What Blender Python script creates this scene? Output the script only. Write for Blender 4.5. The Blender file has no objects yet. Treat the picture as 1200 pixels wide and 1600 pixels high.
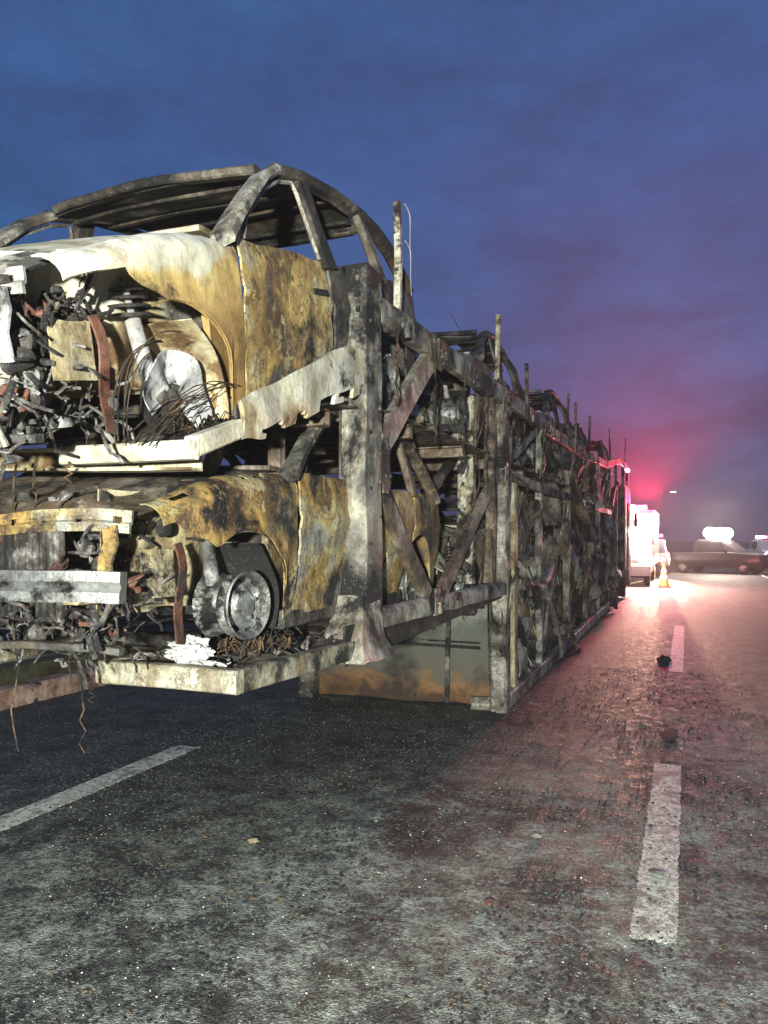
import bpy, math, random
from mathutils import Vector, Matrix, noise
from math import sin, cos, pi, radians as R
V = Vector
random.seed(7)
sc = bpy.context.scene
col = sc.collection

# ------------------------------------------------------------------ camera
EYE = 1.70
cd = bpy.data.cameras.new('camera'); cam = bpy.data.objects.new('camera', cd); col.objects.link(cam)
cam.location = (0, 0, EYE); cam.rotation_euler = (R(90), 0, R(21.51))
cd.sensor_fit = 'VERTICAL'; cd.sensor_height = 24.0; cd.lens = 18.0
cd.shift_y = 45 / 1600.0; cd.clip_start = 0.05; cd.clip_end = 6000
sc.camera = cam

# ------------------------------------------------------------------ world: dusk sky with cloud
W = bpy.data.worlds.new('World'); sc.world = W; W.use_nodes = True
nt = W.node_tree; nt.nodes.clear()
def wn(t, **k):
    n = nt.nodes.new(t)
    for a, b in k.items(): setattr(n, a, b)
    return n
L = nt.links.new
out = wn('ShaderNodeOutputWorld'); bg = wn('ShaderNodeBackground')
sky = wn('ShaderNodeTexSky', sky_type='NISHITA', sun_disc=False)
sky.sun_elevation = R(-2.0); sky.sun_rotation = R(200); sky.air_density = 1.0; sky.dust_density = 0.6; sky.ozone_density = 4.0
tc = wn('ShaderNodeTexCoord')
sep = wn('ShaderNodeSeparateXYZ'); L(tc.outputs['Generated'], sep.inputs[0])
grad = wn('ShaderNodeValToRGB')
cr = grad.color_ramp
cr.elements[0].position = 0.0; cr.elements[0].color = (0.072, 0.058, 0.120, 1)
cr.elements[1].position = 0.75; cr.elements[1].color = (0.034, 0.100, 0.255, 1)
e = cr.elements.new(0.10); e.color = (0.056, 0.082, 0.200, 1)
e = cr.elements.new(0.26); e.color = (0.035, 0.108, 0.280, 1)
e = cr.elements.new(0.45); e.color = (0.032, 0.100, 0.275, 1)
L(sep.outputs['Z'], grad.inputs[0])
mp = wn('ShaderNodeMapping'); mp.inputs['Scale'].default_value = (1.6, 1.6, 6.0); mp.inputs['Location'].default_value = (0.4, 0.2, 0.35)
L(tc.outputs['Generated'], mp.inputs[0])
cn = wn('ShaderNodeTexNoise'); cn.inputs['Scale'].default_value = 1.7; cn.inputs['Detail'].default_value = 7; cn.inputs['Roughness'].default_value = 0.55; cn.inputs['Distortion'].default_value = 0.5
L(mp.outputs[0], cn.inputs[0])
cramp = wn('ShaderNodeValToRGB'); cramp.color_ramp.elements[0].position = 0.42; cramp.color_ramp.elements[1].position = 0.60
L(cn.outputs[0], cramp.inputs[0])
fade = wn('ShaderNodeMapRange'); fade.inputs['From Min'].default_value = 0.40; fade.inputs['From Max'].default_value = 0.05
fade.inputs['To Min'].default_value = 0.22; fade.inputs['To Max'].default_value = 0.95
L(sep.outputs['Z'], fade.inputs[0])
mul = wn('ShaderNodeMath', operation='MULTIPLY'); L(cramp.outputs[0], mul.inputs[0]); L(fade.outputs[0], mul.inputs[1])
cm = wn('ShaderNodeMix', data_type='RGBA'); L(mul.outputs[0], cm.inputs[0]); L(grad.outputs[0], cm.inputs[6]); cm.inputs[7].default_value = (0.030, 0.040, 0.105, 1)
# the Nishita twilight carries the directional part of the dusk light
sm = wn('ShaderNodeMix', data_type='RGBA', blend_type='ADD'); sm.inputs[0].default_value = 0.05
L(cm.outputs[2], sm.inputs[6]); L(sky.outputs[0], sm.inputs[7])
mp2 = wn('ShaderNodeMapping'); mp2.inputs['Scale'].default_value = (1, 1, 2.2); L(tc.outputs['Generated'], mp2.inputs[0])
mo = wn('ShaderNodeTexNoise'); mo.inputs['Scale'].default_value = 9; mo.inputs['Detail'].default_value = 9; mo.inputs['Roughness'].default_value = 0.72; L(mp2.outputs[0], mo.inputs[0])
mor = wn('ShaderNodeMapRange'); mor.inputs['From Min'].default_value = 0.3; mor.inputs['From Max'].default_value = 0.7; mor.inputs['To Min'].default_value = 0.80; mor.inputs['To Max'].default_value = 1.20; L(mo.outputs[0], mor.inputs[0])
mm = wn('ShaderNodeMix', data_type='RGBA', blend_type='MULTIPLY'); mm.inputs[0].default_value = 1.0; L(sm.outputs[2], mm.inputs[6]); L(mor.outputs[0], mm.inputs[7])
L(mm.outputs[2], bg.inputs[0]); bg.inputs[1].default_value = 1.0; L(bg.outputs[0], out.inputs[0])

# ------------------------------------------------------------------ exposure
sc.view_settings.view_transform = 'Standard'; sc.view_settings.look = 'None'
sc.view_settings.exposure = 0; sc.view_settings.gamma = 1; sc.view_settings.use_curve_mapping = False
sc.cycles.use_denoising = True
sc.cycles.max_bounces = 6; sc.cycles.volume_bounces = 1
sc.cycles.sample_clamp_indirect = 6

# ------------------------------------------------------------------ the response vehicle's flood lamp, behind the photographer
def lamp(name, kind, loc, target, power, color, radius=0.1, size=None, blend=0.3):
    d = bpy.data.lights.new(name, kind); d.energy = power; d.color = color
    d.shadow_soft_size = radius
    if kind == 'SPOT': d.spot_size = R(size); d.spot_blend = blend
    o = bpy.data.objects.new(name, d); col.objects.link(o); o.location = loc
    if target is not None:
        o.rotation_euler = (V(target) - V(loc)).to_track_quat('-Z', 'Y').to_euler()
    return o
lamp('flood_lamp', 'SPOT', (0.45, -2.3, 1.80), (-1.75, 4.2, 1.0), 4500, (0.97, 1.0, 0.86), 0.09, 88, 0.30)
GLOW_SMOKE_D = 0.24
HEAD = V((-1.10, 38.7, 0.78))

# ================================================================== mesh helpers
def nz(p, s=1.0, seed=0.0):
    return noise.noise_vector(V((p[0]*s+seed, p[1]*s+seed*1.7, p[2]*s-seed)))

class MB:
    def __init__(s): s.v = []; s.f = []
    def add(s, vs, fs):
        b = len(s.v); s.v += [V(p) for p in vs]; s.f += [[i+b for i in f] for f in fs]; return s
    def box(s, c, d, rot=(0, 0, 0)):
        m = Matrix.LocRotScale(V(c), None, None) @ (Matrix.Rotation(rot[2], 4, 'Z') @ Matrix.Rotation(rot[1], 4, 'Y') @ Matrix.Rotation(rot[0], 4, 'X'))
        x, y, z = d[0]/2, d[1]/2, d[2]/2
        vs = [m @ V(p) for p in ((-x,-y,-z),(x,-y,-z),(x,y,-z),(-x,y,-z),(-x,-y,z),(x,-y,z),(x,y,z),(-x,y,z))]
        return s.add(vs, [(3,2,1,0),(4,5,6,7),(0,1,5,4),(1,2,6,5),(2,3,7,6),(3,0,4,7)])
    def sweep(s, pts, prof, up=(0, 0, 1), caps=True, scl=None):
        pts = [V(p) for p in pts]; n = len(pts); k = len(prof); vs = []
        for i, p in enumerate(pts):
            t = (pts[min(i+1, n-1)] - pts[max(i-1, 0)]).normalized()
            u = V(up)
            if abs(t.dot(u)) > 0.97: u = V((0, 1, 0)) if abs(t.y) < 0.9 else V((1, 0, 0))
            a = t.cross(u).normalized(); b = a.cross(t).normalized()
            q = scl(i/(n-1)) if scl else 1
            vs += [p + a*x*q + b*y*q for x, y in prof]
        fs = []
        for i in range(n-1):
            for j in range(k):
                j2 = (j+1) % k
                fs.append((i*k+j, i*k+j2, (i+1)*k+j2, (i+1)*k+j))
        if caps: fs.append(tuple(reversed(range(k)))); fs.append(tuple((n-1)*k+j for j in range(k)))
        return s.add(vs, fs)
    def beam(s, p0, p1, w, h, up=(0, 0, 1), seg=8, ch=0.12, kind='box', bow=0, amp=0, ns=2.0, seed=0):
        p0, p1 = V(p0), V(p1)
        pts = []
        for i in range(seg+1):
            t = i/seg; p = p0.lerp(p1, t)
            if bow: p = p + V((0, 0, -bow*4*t*(1-t)))
            if amp: p = p + amp*nz(p, ns, seed)
            pts.append(p)
        return s.sweep(pts, prof(w, h, ch, kind), up)
    def tube(s, pts, r, n=8, r1=None):
        pr = [(r*cos(2*pi*i/n), r*sin(2*pi*i/n)) for i in range(n)]
        return s.sweep(pts, pr, scl=(lambda t: 1+(r1/r-1)*t) if r1 is not None else None)
    def sheet(s, fn, nu, nv, th=0.004, keep=None):
        g = [[V(fn(i/nu, j/nv)) for j in range(nv+1)] for i in range(nu+1)]
        vs = []; fs = []; N = {}
        def nrm(i, j):
            a = g[min(i+1, nu)][j]-g[max(i-1, 0)][j]; b = g[i][min(j+1, nv)]-g[i][max(j-1, 0)]
            c = a.cross(b); return c.normalized() if c.length > 1e-9 else V((0, 0, 1))
        m = (nu+1)*(nv+1)
        for i in range(nu+1):
            for j in range(nv+1): vs.append(g[i][j])
        for i in range(nu+1):
            for j in range(nv+1): vs.append(g[i][j]-nrm(i, j)*th)
        I = lambda i, j: i*(nv+1)+j
        edges = {}
        for i in range(nu):
            for j in range(nv):
                if keep and not keep(g[i][j].lerp(g[i+1][j+1], .5), i/nu, j/nv): continue
                q = (I(i, j), I(i+1, j), I(i+1, j+1), I(i, j+1))
                fs.append(q); fs.append(tuple(x+m for x in reversed(q)))
                for a, b in zip(q, q[1:]+q[:1]):
                    if (b, a) in edges: del edges[(b, a)]
                    else: edges[(a, b)] = 1
        for a, b in edges: fs.append((b, a, a+m, b+m))
        used = sorted({x for f in fs for x in f}); mpi = {x: k for k, x in enumerate(used)}
        return s.add([vs[x] for x in used], [[mpi[x] for x in f] for f in fs])
    def lathe(s, pr, c, axis='x', n=28, caps=False):
        c = V(c); vs = []; k = len(pr)
        for i in range(n):
            a = 2*pi*i/n
            for r, h in pr:
                y, z = r*cos(a), r*sin(a)
                vs.append(c + (V((h, y, z)) if axis == 'x' else V((y, h, z)) if axis == 'y' else V((y, z, h))))
        fs = []
        for i in range(n):
            i2 = (i+1) % n
            for j in range(k-1): fs.append((i*k+j, i*k+j+1, i2*k+j+1, i2*k+j))
        if caps:
            fs.append(tuple(i*k for i in range(n))); fs.append(tuple(reversed([i*k+k-1 for i in range(n)])))
        return s.add(vs, fs)
    def warp(s, amp, sc_=3.0, seed=0.0):
        s.v = [p + amp*nz(p, sc_, seed) for p in s.v]; return s
    def build(s, name, mat, parent=None, origin=None, sharp=38):
        me = bpy.data.meshes.new(name)
        off = V(origin) if origin is not None else V((0, 0, 0))
        me.from_pydata([p-off for p in s.v], [], s.f); me.update()
        me.polygons.foreach_set('use_smooth', [True]*len(me.polygons))
        me.set_sharp_from_angle(angle=R(sharp))
        for m in (mat if isinstance(mat, (list, tuple)) else [mat]): me.materials.append(m)
        o = bpy.data.objects.new(name, me); col.objects.link(o)
        if parent is not None: o.parent = parent
        return o

def prof(w, h, ch=0.12, kind='box'):
    w /= 2; h /= 2
    if kind == 'C':      # channel open towards -a
        t = min(w, h)*0.22
        return [(w, -h), (w, h), (-w, h), (-w, h-t), (w-t, h-t), (w-t, -h+t), (-w, -h+t), (-w, -h)]
    if kind == 'I':
        t = min(w, h)*0.25
        return [(w, -h), (w, -h+t), (t, -h+t), (t, h-t), (w, h-t), (w, h), (-w, h), (-w, h-t), (-t, h-t), (-t, -h+t), (-w, -h+t), (-w, -h)]
    if kind == 'L':
        t = min(w, h)*0.25
        return [(w, -h), (w, h), (w-t, h), (w-t, -h+t), (-w, -h+t), (-w, -h)]
    c = min(w, h)*ch*2
    return [(w, -h+c), (w, h-c), (w-c, h), (-w+c, h), (-w, h-c), (-w, -h+c), (-w+c, -h), (w-c, -h)]

def tag(o, label=None, cat=None, group=None, kind=None):
    if label: o['label'] = label
    if cat: o['category'] = cat
    if group: o['group'] = group
    if kind: o['kind'] = kind
    return o
def thing(name, label, cat, loc=(0, 0, 0), rot=(0, 0, 0), group=None):
    o = bpy.data.objects.new(name, None); col.objects.link(o); o.location = loc; o.rotation_euler = rot
    o.empty_display_size = 0.2
    return tag(o, label, cat, group)
def copy_tree(o, parent=None):
    c = o.copy(); col.objects.link(c)
    if parent is not None: c.parent = parent
    for ch in list(o.children): copy_tree(ch, c)
    return c

# ================================================================== materials
class SH:
    def __init__(s, name):
        s.m = bpy.data.materials.new(name); s.m.use_nodes = True; s.t = s.m.node_tree; s.t.nodes.clear()
        s.out = s.n('ShaderNodeOutputMaterial'); s.b = s.n('ShaderNodeBsdfPrincipled')
        s.t.links.new(s.b.outputs[0], s.out.inputs[0])
    def n(s, t, **k):
        q = s.t.nodes.new(t)
        for a, b in k.items(): setattr(q, a, b)
        return q
    def l(s, a, b): s.t.links.new(a, b)
    def coord(s, scale=(1, 1, 1), rnd=True, which='Object'):
        tc = s.n('ShaderNodeTexCoord'); mp = s.n('ShaderNodeMapping'); mp.inputs['Scale'].default_value = scale
        s.l(tc.outputs[which], mp.inputs[0])
        if rnd:
            oi = s.n('ShaderNodeObjectInfo'); mu = s.n('ShaderNodeMath', operation='MULTIPLY'); mu.inputs[1].default_value = 37.0
            s.l(oi.outputs['Random'], mu.inputs[0]); s.l(mu.outputs[0], mp.inputs['Location'])
        return mp.outputs[0]
    def noise(s, co, scale, detail=6, rough=0.6, dist=0.0):
        q = s.n('ShaderNodeTexNoise'); q.inputs['Scale'].default_value = scale; q.inputs['Detail'].default_value = detail
        q.inputs['Roughness'].default_value = rough; q.inputs['Distortion'].default_value = dist
        s.l(co, q.inputs[0]); return q.outputs[0]
    def vor(s, co, scale, feature='F1', rnd=1.0):
        q = s.n('ShaderNodeTexVoronoi', feature=feature); q.inputs['Scale'].default_value = scale; q.inputs['Randomness'].default_value = rnd
        s.l(co, q.inputs[0]); return q
    def ramp(s, f, stops, interp='LINEAR'):
        q = s.n('ShaderNodeValToRGB'); r = q.color_ramp; r.interpolation = interp
        while len(r.elements) < len(stops): r.elements.new(0.5)
        for el, (p, c) in zip(r.elements, stops):
            el.position = p; el.color = (c, c, c, 1) if not isinstance(c, tuple) else (*c, 1)
        s.l(f, q.inputs[0]); return q.outputs[0]
    def mix(s, f, a, b, bt='MIX'):
        q = s.n('ShaderNodeMix', data_type='RGBA', blend_type=bt)
        for i, x in ((0, f), (6, a), (7, b)):
            if hasattr(x, 'is_linked'): s.l(x, q.inputs[i])
            elif i == 0: q.inputs[0].default_value = x
            else: q.inputs[i].default_value = (*x, 1)
        return q.outputs[2]
    def math(s, op, a, b=None):
        q = s.n('ShaderNodeMath', operation=op)
        for i, x in ((0, a), (1, b)):
            if x is None: continue
            if hasattr(x, 'is_linked'): s.l(x, q.inputs[i])
            else: q.inputs[i].default_value = x
        return q.outputs[0]
    def bump(s, h, strength=0.4, dist=0.01):
        q = s.n('ShaderNodeBump'); q.inputs['Strength'].default_value = strength; q.inputs['Distance'].default_value = dist
        s.l(h, q.inputs['Height']); s.l(q.outputs[0], s.b.inputs['Normal'])
    def set(s, **k):
        for a, b in k.items():
            i = s.b.inputs[a.replace('_', ' ')]
            if hasattr(b, 'is_linked'): s.l(b, i)
            else: i.default_value = (*b, 1) if isinstance(b, tuple) else b
        return s.m

SOOT = (0.010, 0.009, 0.010)
def burnt(name, stops, scale=2.2, soot=0.5, sootw=0.10, streak=0.5, speck=0.4, rough=(0.55, 0.9), metal=0.15, bump=0.5, soot_col=SOOT, ash=0.0, flake=0.0, primer=(0.52, 0.49, 0.40)):
    s = SH(name); co = s.coord(); cs = s.coord((2.6, 2.6, 0.55))
    st_ = lambda q: s.ramp(q, [(0.30, 0.0), (0.70, 1.0)])
    n1 = st_(s.noise(co, scale, 10, 0.68, 0.15))
    c = s.ramp(n1, stops)
    nb = s.noise(co, scale*4.2, 8, 0.72, 0.1)
    c = s.mix(0.8, c, s.ramp(nb, [(0.33, 0.40), (0.47, 0.85), (0.62, 1.15)]), 'MULTIPLY')
    if flake:
        n6 = s.noise(co, scale*1.5, 12, 0.74, 0.1)
        c = s.mix(s.math('MULTIPLY', s.ramp(n6, [(0.553, 0.0), (0.562, 1.0)]), flake), c, primer)
        c = s.mix(s.math('MULTIPLY', s.ramp(n6, [(0.530, 0.0), (0.548, 1.0), (0.555, 1.0), (0.560, 0.0)]), 0.8), c, (0.07, 0.04, 0.02))
        c = s.mix(s.math('MULTIPLY', s.ramp(n6, [(0.425, 1.0), (0.432, 0.0)]), flake), c, (0.055, 0.035, 0.022))
    n2 = st_(s.noise(cs, scale*1.3, 9, 0.70, 0.1))                      # runs and streaks down the metal
    c = s.mix(s.math('MULTIPLY', s.ramp(n2, [(0.50, 0.0), (0.66, 1.0)]), streak), c, (0.10, 0.055, 0.022))
    n3 = st_(s.noise(co, scale*0.75, 10, 0.72, 0.2))                     # soot
    c = s.mix(s.ramp(n3, [(max(0, soot-sootw), 1.0), (soot+sootw, 0.0)]), c, soot_col)
    n4 = s.noise(co, scale*16, 5, 0.7)                             # scale, pits and flakes
    c = s.mix(s.math('MULTIPLY', s.ramp(n4, [(0.56, 0.0), (0.64, 1.0)]), speck), c, (0.022, 0.015, 0.011))
    n5 = s.noise(co, scale*28, 4, 0.7)
    c = s.mix(s.math('MULTIPLY', s.ramp(n5, [(0.60, 0.0), (0.68, 1.0)]), speck*0.7), c, (0.42, 0.39, 0.33))
    if ash:
        geo = s.n('ShaderNodeNewGeometry'); sp = s.n('ShaderNodeSeparateXYZ'); s.l(geo.outputs['Normal'], sp.inputs[0])
        up = s.math('MULTIPLY', s.ramp(sp.outputs['Z'], [(0.45, 0.0), (0.85, 1.0)]), s.ramp(n2, [(0.35, 0.0), (0.6, 1.0)]))
        c = s.mix(s.math('MULTIPLY', up, ash), c, (0.34, 0.32, 0.27))
    h = s.math('ADD', s.math('MULTIPLY', n1, 1.2), s.math('ADD', s.math('MULTIPLY', n4, 0.35), s.math('MULTIPLY', n5, 0.18)))
    s.bump(h, bump, 0.02)
    return s.set(Base_Color=c, Roughness=s.ramp(n3, [(0.3, rough[1]), (0.7, rough[0])]), Metallic=metal)
def plain(name, colr, rough=0.6, metal=0.0, bump=0.0, var=0.35, scale=6):
    s = SH(name); co = s.coord(); n1 = s.noise(co, scale, 8, 0.65)
    c = s.mix(s.ramp(n1, [(0.35, 0.0), (0.65, 1.0)]), tuple(x*(1-var) for x in colr), colr)
    if bump: s.bump(s.noise(co, scale*6, 6, 0.7), bump, 0.006)
    return s.set(Base_Color=c, Roughness=rough, Metallic=metal)
def emit(name, colr, power):
    s = SH(name); return s.set(Base_Color=colr, Emission_Color=colr, Emission_Strength=power, Roughness=0.4)

CREAM = (0.60, 0.56, 0.43); PALE = (0.66, 0.65, 0.58); OCH = (0.47, 0.315, 0.12); OCHD = (0.33, 0.20, 0.07); BRN = (0.13, 0.075, 0.035); GRY = (0.30, 0.30, 0.28); DGR = (0.085, 0.083, 0.08); RUST = (0.24, 0.085, 0.028)
M = {}
M['cream'] = burnt('scorched_cream_steel', [(0.28, BRN), (0.40, (0.42, 0.34, 0.2)), (0.50, CREAM), (0.72, PALE)], 1.3, 0.30, 0.06, 0.25, 0.25, ash=0.2)
M['ochre'] = burnt('scorched_ochre_steel', [(0.26, DGR), (0.38, OCHD), (0.50, OCH), (0.64, (0.56, 0.40, 0.14)), (0.78, CREAM)], 1.9, 0.34, 0.12, 0.5, 0.55, flake=0.75, primer=(0.55, 0.44, 0.22))
def wing_blend():
    s = SH('cream_to_ochre_wing_steel'); co = s.coord(rnd=False)
    sp = s.n('ShaderNodeSeparateXYZ'); s.l(co, sp.inputs[0])
    n1 = s.noise(co, 2.6, 10, 0.70, 0.15); n2 = s.noise(co, 8.5, 9, 0.74, 0.1); n3 = s.noise(s.coord((4, 4, .9), False), 2.2, 9, .70, .1)
    f = s.math('ADD', s.math('ADD', s.math('MULTIPLY', sp.outputs['Z'], 2.6), s.math('MULTIPLY', sp.outputs['Y'], -0.55)), s.math('MULTIPLY', n1, 1.3))
    f = s.math('MULTIPLY', f, 0.3)
    c = s.ramp(f, [(0.48, OCHD), (0.58, OCH), (0.665, (0.56, 0.40, 0.15)), (0.70, CREAM), (0.80, PALE)])
    c = s.mix(0.75, c, s.ramp(n2, [(0.33, 0.35), (0.5, 0.9), (0.62, 1.12)]), 'MULTIPLY')
    c = s.mix(s.math('MULTIPLY', s.ramp(n3, [(0.52, 0.0), (0.64, 1.0)]), 0.6), c, (0.17, 0.09, 0.028))
    c = s.mix(s.ramp(n1, [(0.34, 1.0), (0.42, 0.0)]), c, (0.03, 0.024, 0.02))
    s.bump(s.math('ADD', n2, s.math('MULTIPLY', n1, .6)), 0.4, 0.02)
    return s.set(Base_Color=c, Roughness=0.72, Metallic=0.1)
M['wing_up'] = wing_blend()
M['ochre_dirty'] = burnt('sooty_ochre_steel', [(0.28, SOOT), (0.42, OCHD), (0.52, (0.42, 0.28, 0.08)), (0.66, (0.46, 0.40, 0.22)), (0.78, GRY)], 2.4, 0.40, 0.14, 0.55, 0.65, flake=0.7, primer=(0.46, 0.40, 0.24))
M['dark'] = burnt('charred_steel', [(0.25, SOOT), (0.45, DGR), (0.60, (0.13, 0.115, 0.095)), (0.75, (0.27, 0.25, 0.21))], 2.6, 0.46, 0.12, 0.4, 0.5)
M['black'] = burnt('soot_black_steel', [(0.3, SOOT), (0.6, (0.03, 0.027, 0.026)), (0.8, (0.11, 0.10, 0.09))], 3.0, 0.5, 0.12, 0.2, 0.35)
M['roofdark'] = burnt('charred_roof_steel', [(0.25, SOOT), (0.45, (0.045, 0.038, 0.032)), (0.62, (0.10, 0.085, 0.068)), (0.8, (0.24, 0.22, 0.19))], 2.6, 0.44, 0.12, 0.4, 0.5)
M['brown'] = burnt('rust_brown_steel', [(0.25, (0.045, 0.034, 0.027)), (0.45, (0.135, 0.098, 0.070)), (0.62, (0.25, 0.20, 0.155)), (0.78, (0.37, 0.33, 0.28))], 2.4, 0.38, 0.10, 0.5, 0.4, flake=0.5, primer=(0.36, 0.32, 0.26))
M['frame'] = burnt('burnt_grey_frame_steel', [(0.25, (0.05, 0.045, 0.04)), (0.42, (0.20, 0.19, 0.165)), (0.58, (0.40, 0.385, 0.33)), (0.75, (0.55, 0.53, 0.45))], 2.3, 0.39, 0.11, 0.45, 0.4, ash=0.3, flake=0.5)
M['post'] = burnt('sooty_grey_post_steel', [(0.25, (0.03, 0.028, 0.027)), (0.42, (0.12, 0.115, 0.105)), (0.58, (0.27, 0.26, 0.225)), (0.78, (0.50, 0.48, 0.40))], 1.8, 0.43, 0.10, 0.55, 0.4)
M['edge'] = burnt('pale_scorched_deck_steel', [(0.25, BRN), (0.38, (0.40, 0.34, 0.20)), (0.52, (0.58, 0.54, 0.40)), (0.75, (0.66, 0.64, 0.55))], 2.0, 0.30, 0.06, 0.35, 0.3)
M['edge_dirty'] = burnt('sooty_pale_deck_steel', [(0.25, BRN), (0.38, (0.22, 0.18, 0.11)), (0.52, (0.34, 0.31, 0.22)), (0.75, (0.44, 0.42, 0.34))], 2.4, 0.34, 0.10, 0.55, 0.45, flake=0.4)
M['speckled'] = burnt('flaking_cream_steel', [(0.25, SOOT), (0.44, (0.32, 0.27, 0.17)), (0.52, (0.56, 0.52, 0.40)), (0.75, PALE)], 5.0, 0.34, 0.05, 0.3, 0.9)
M['alu'] = burnt('dull_aluminium', [(0.25, (0.14, 0.14, 0.14)), (0.5, (0.20, 0.208, 0.21)), (0.75, (0.33, 0.34, 0.345))], 2.5, 0.40, 0.06, 0.15, 0.3, (0.35, 0.6), 0.5)
M['grey'] = burnt('ash_grey_metal', [(0.25, DGR), (0.45, (0.33, 0.33, 0.34)), (0.7, (0.55, 0.55, 0.56))], 2.2, 0.34, 0.08, 0.3, 0.35)
M['rust'] = burnt('red_rust', [(0.25, (0.035, 0.016, 0.012)), (0.5, (0.12, 0.042, 0.028)), (0.75, (0.22, 0.10, 0.075))], 4.0, 0.34, 0.08, 0.2, 0.4)
M['tan'] = burnt('tan_scorched_plate', [(0.25, BRN), (0.5, (0.42, 0.35, 0.21)), (0.75, (0.55, 0.49, 0.35))], 3.0, 0.32, 0.06, 0.4, 0.4)
M['rim'] = burnt('scorched_wheel_steel', [(0.25, (0.08, 0.08, 0.08)), (0.5, (0.28, 0.285, 0.28)), (0.72, (0.46, 0.47, 0.47))], 4.5, 0.38, 0.08, 0.2, 0.4, (0.3, 0.6), 0.65)
M['wire'] = burnt('bare_burnt_wire', [(0.3, (0.02, 0.016, 0.013)), (0.6, (0.08, 0.05, 0.03)), (0.8, (0.2, 0.12, 0.06))], 8, 0.4, 0.1, 0.1, 0.2)
M['white_wire'] = plain('ash_white_wire', (0.42, 0.42, 0.38), 0.8)
M['engine'] = burnt('burnt_engine_metal', [(0.28, SOOT), (0.48, (0.05, 0.045, 0.045)), (0.62, (0.12, 0.112, 0.11)), (0.80, (0.34, 0.33, 0.33))], 7, 0.44, 0.10, 0.2, 0.6)
M['shield'] = burnt('pale_scorched_shield', [(0.25, (0.30, 0.30, 0.30)), (0.5, (0.52, 0.52, 0.53)), (0.75, (0.66, 0.66, 0.67))], 3.5, 0.26, 0.06, 0.2, 0.3)
M['foil'] = plain('crumpled_white_foil', (0.46, 0.46, 0.455), 0.45, 0.0, 0.3, 0.12)
M['rubber'] = plain('black_rubber', (0.02, 0.02, 0.02), 0.85, 0, 0.3)
M['paint_w'] = plain('white_vehicle_paint', (0.70, 0.70, 0.70), 0.35, 0, 0, 0.1)
M['paint_g'] = plain('grey_vehicle_paint', (0.022, 0.022, 0.026), 0.35, 0, 0, 0.1)
M['paint_o'] = plain('orange_vehicle_paint', (0.55, 0.16, 0.03), 0.35, 0, 0, 0.1)
M['glass'] = SH('dark_windscreen_glass').set(Base_Color=(0.02, 0.022, 0.025), Roughness=0.06, Metallic=0.0)
M['blackp'] = plain('black_plastic', (0.025, 0.025, 0.027), 0.6)
M['cone_o'] = plain('orange_cone_plastic', (0.62, 0.13, 0.02), 0.5, 0, 0, 0.15)
M['cone_w'] = plain('white_cone_band', (0.75, 0.75, 0.74), 0.4, 0, 0, 0.1)
M['galv'] = burnt('galvanised_rail', [(0.3, (0.3, 0.3, 0.29)), (0.6, (0.46, 0.46, 0.45))], 3, 0.22, 0.05, 0.3, 0.2, (0.4, 0.7), 0.4)
M['head'] = emit('lit_headlamp', (1.0, 0.93, 0.78), 60)
M['flash'] = emit('lit_white_flasher', (1.0, 0.88, 0.70), 45)
M['redl'] = emit('lit_red_beacon', (1.0, 0.02, 0.06), 40)
M['white_glow'] = emit('glowing_white_strip', (1.0, 0.82, 0.78), 3.5)

# bulkhead: grey-green above, rusted towards the road
s = SH('rusted_bulkhead_plate'); co = s.coord(); n1 = s.noise(co, 2.2, 9, 0.62, 0.8)
spz = s.n('ShaderNodeSeparateXYZ'); tcx = s.n('ShaderNodeTexCoord'); s.l(tcx.outputs['Object'], spz.inputs[0])
band = s.math('ADD', spz.outputs['Z'], s.math('MULTIPLY', s.math('SUBTRACT', n1, 0.5), 1.1))
c = s.ramp(band, [(0.0, (0.07, 0.035, 0.018)), (0.10, (0.17, 0.08, 0.033)), (0.20, (0.25, 0.135, 0.06)), (0.32, (0.13, 0.115, 0.085)), (0.75, (0.115, 0.125, 0.11)), (1.0, (0.22, 0.225, 0.2))])
n3 = s.noise(co, 1.3, 8, 0.65, 0.6); c = s.mix(s.ramp(n3, [(0.36, 1.0), (0.5, 0.0)]), c, (0.03, 0.028, 0.026))
s.bump(n1, 0.3, 0.02); M['bulk'] = s.set(Base_Color=c, Roughness=0.8, Metallic=0.1)

# asphalt
s = SH('sooty_asphalt'); tco = s.n('ShaderNodeTexCoord'); co = tco.outputs['Object']
agg = s.vor(co, 95); aggc = s.ramp(agg.outputs['Color'], [(0.2, (0.030, 0.030, 0.030)), (0.6, (0.085, 0.086, 0.080)), (0.9, (0.20, 0.20, 0.175))])
patch = s.noise(co, 0.95, 10, 0.70, 0.6)
fine = s.noise(co, 9.0, 8, 0.72, 0.3)
c = s.mix(s.ramp(patch, [(0.43, 0.9), (0.54, 0.0)]), aggc, (0.012, 0.012, 0.013))         # soot
ashm = s.math('MULTIPLY', s.ramp(fine, [(0.42, 0.0), (0.60, 1.0)]), s.ramp(patch, [(0.40, 0.0), (0.54, 1.0)]))
mid_ = s.noise(co, 3.6, 8, 0.7, 0.3)
c = s.mix(s.math('MULTIPLY', s.math('MULTIPLY', ashm, s.ramp(mid_, [(0.38, 0.15), (0.58, 1.0)])), 0.9), c, (0.40, 0.435, 0.385))
c = s.mix(s.ramp(mid_, [(0.34, 0.75), (0.45, 0.0)]), c, (0.02, 0.021, 0.02))                          # ash film
br = s.noise(co, 2.3, 7, 0.6, 0.8)
c = s.mix(s.math('MULTIPLY', s.ramp(br, [(0.56, 0.0), (0.70, 1.0)]), 0.45), c, (0.075, 0.055, 0.028))
spo = s.n('ShaderNodeSeparateXYZ'); s.l(co, spo.inputs[0])
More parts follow.
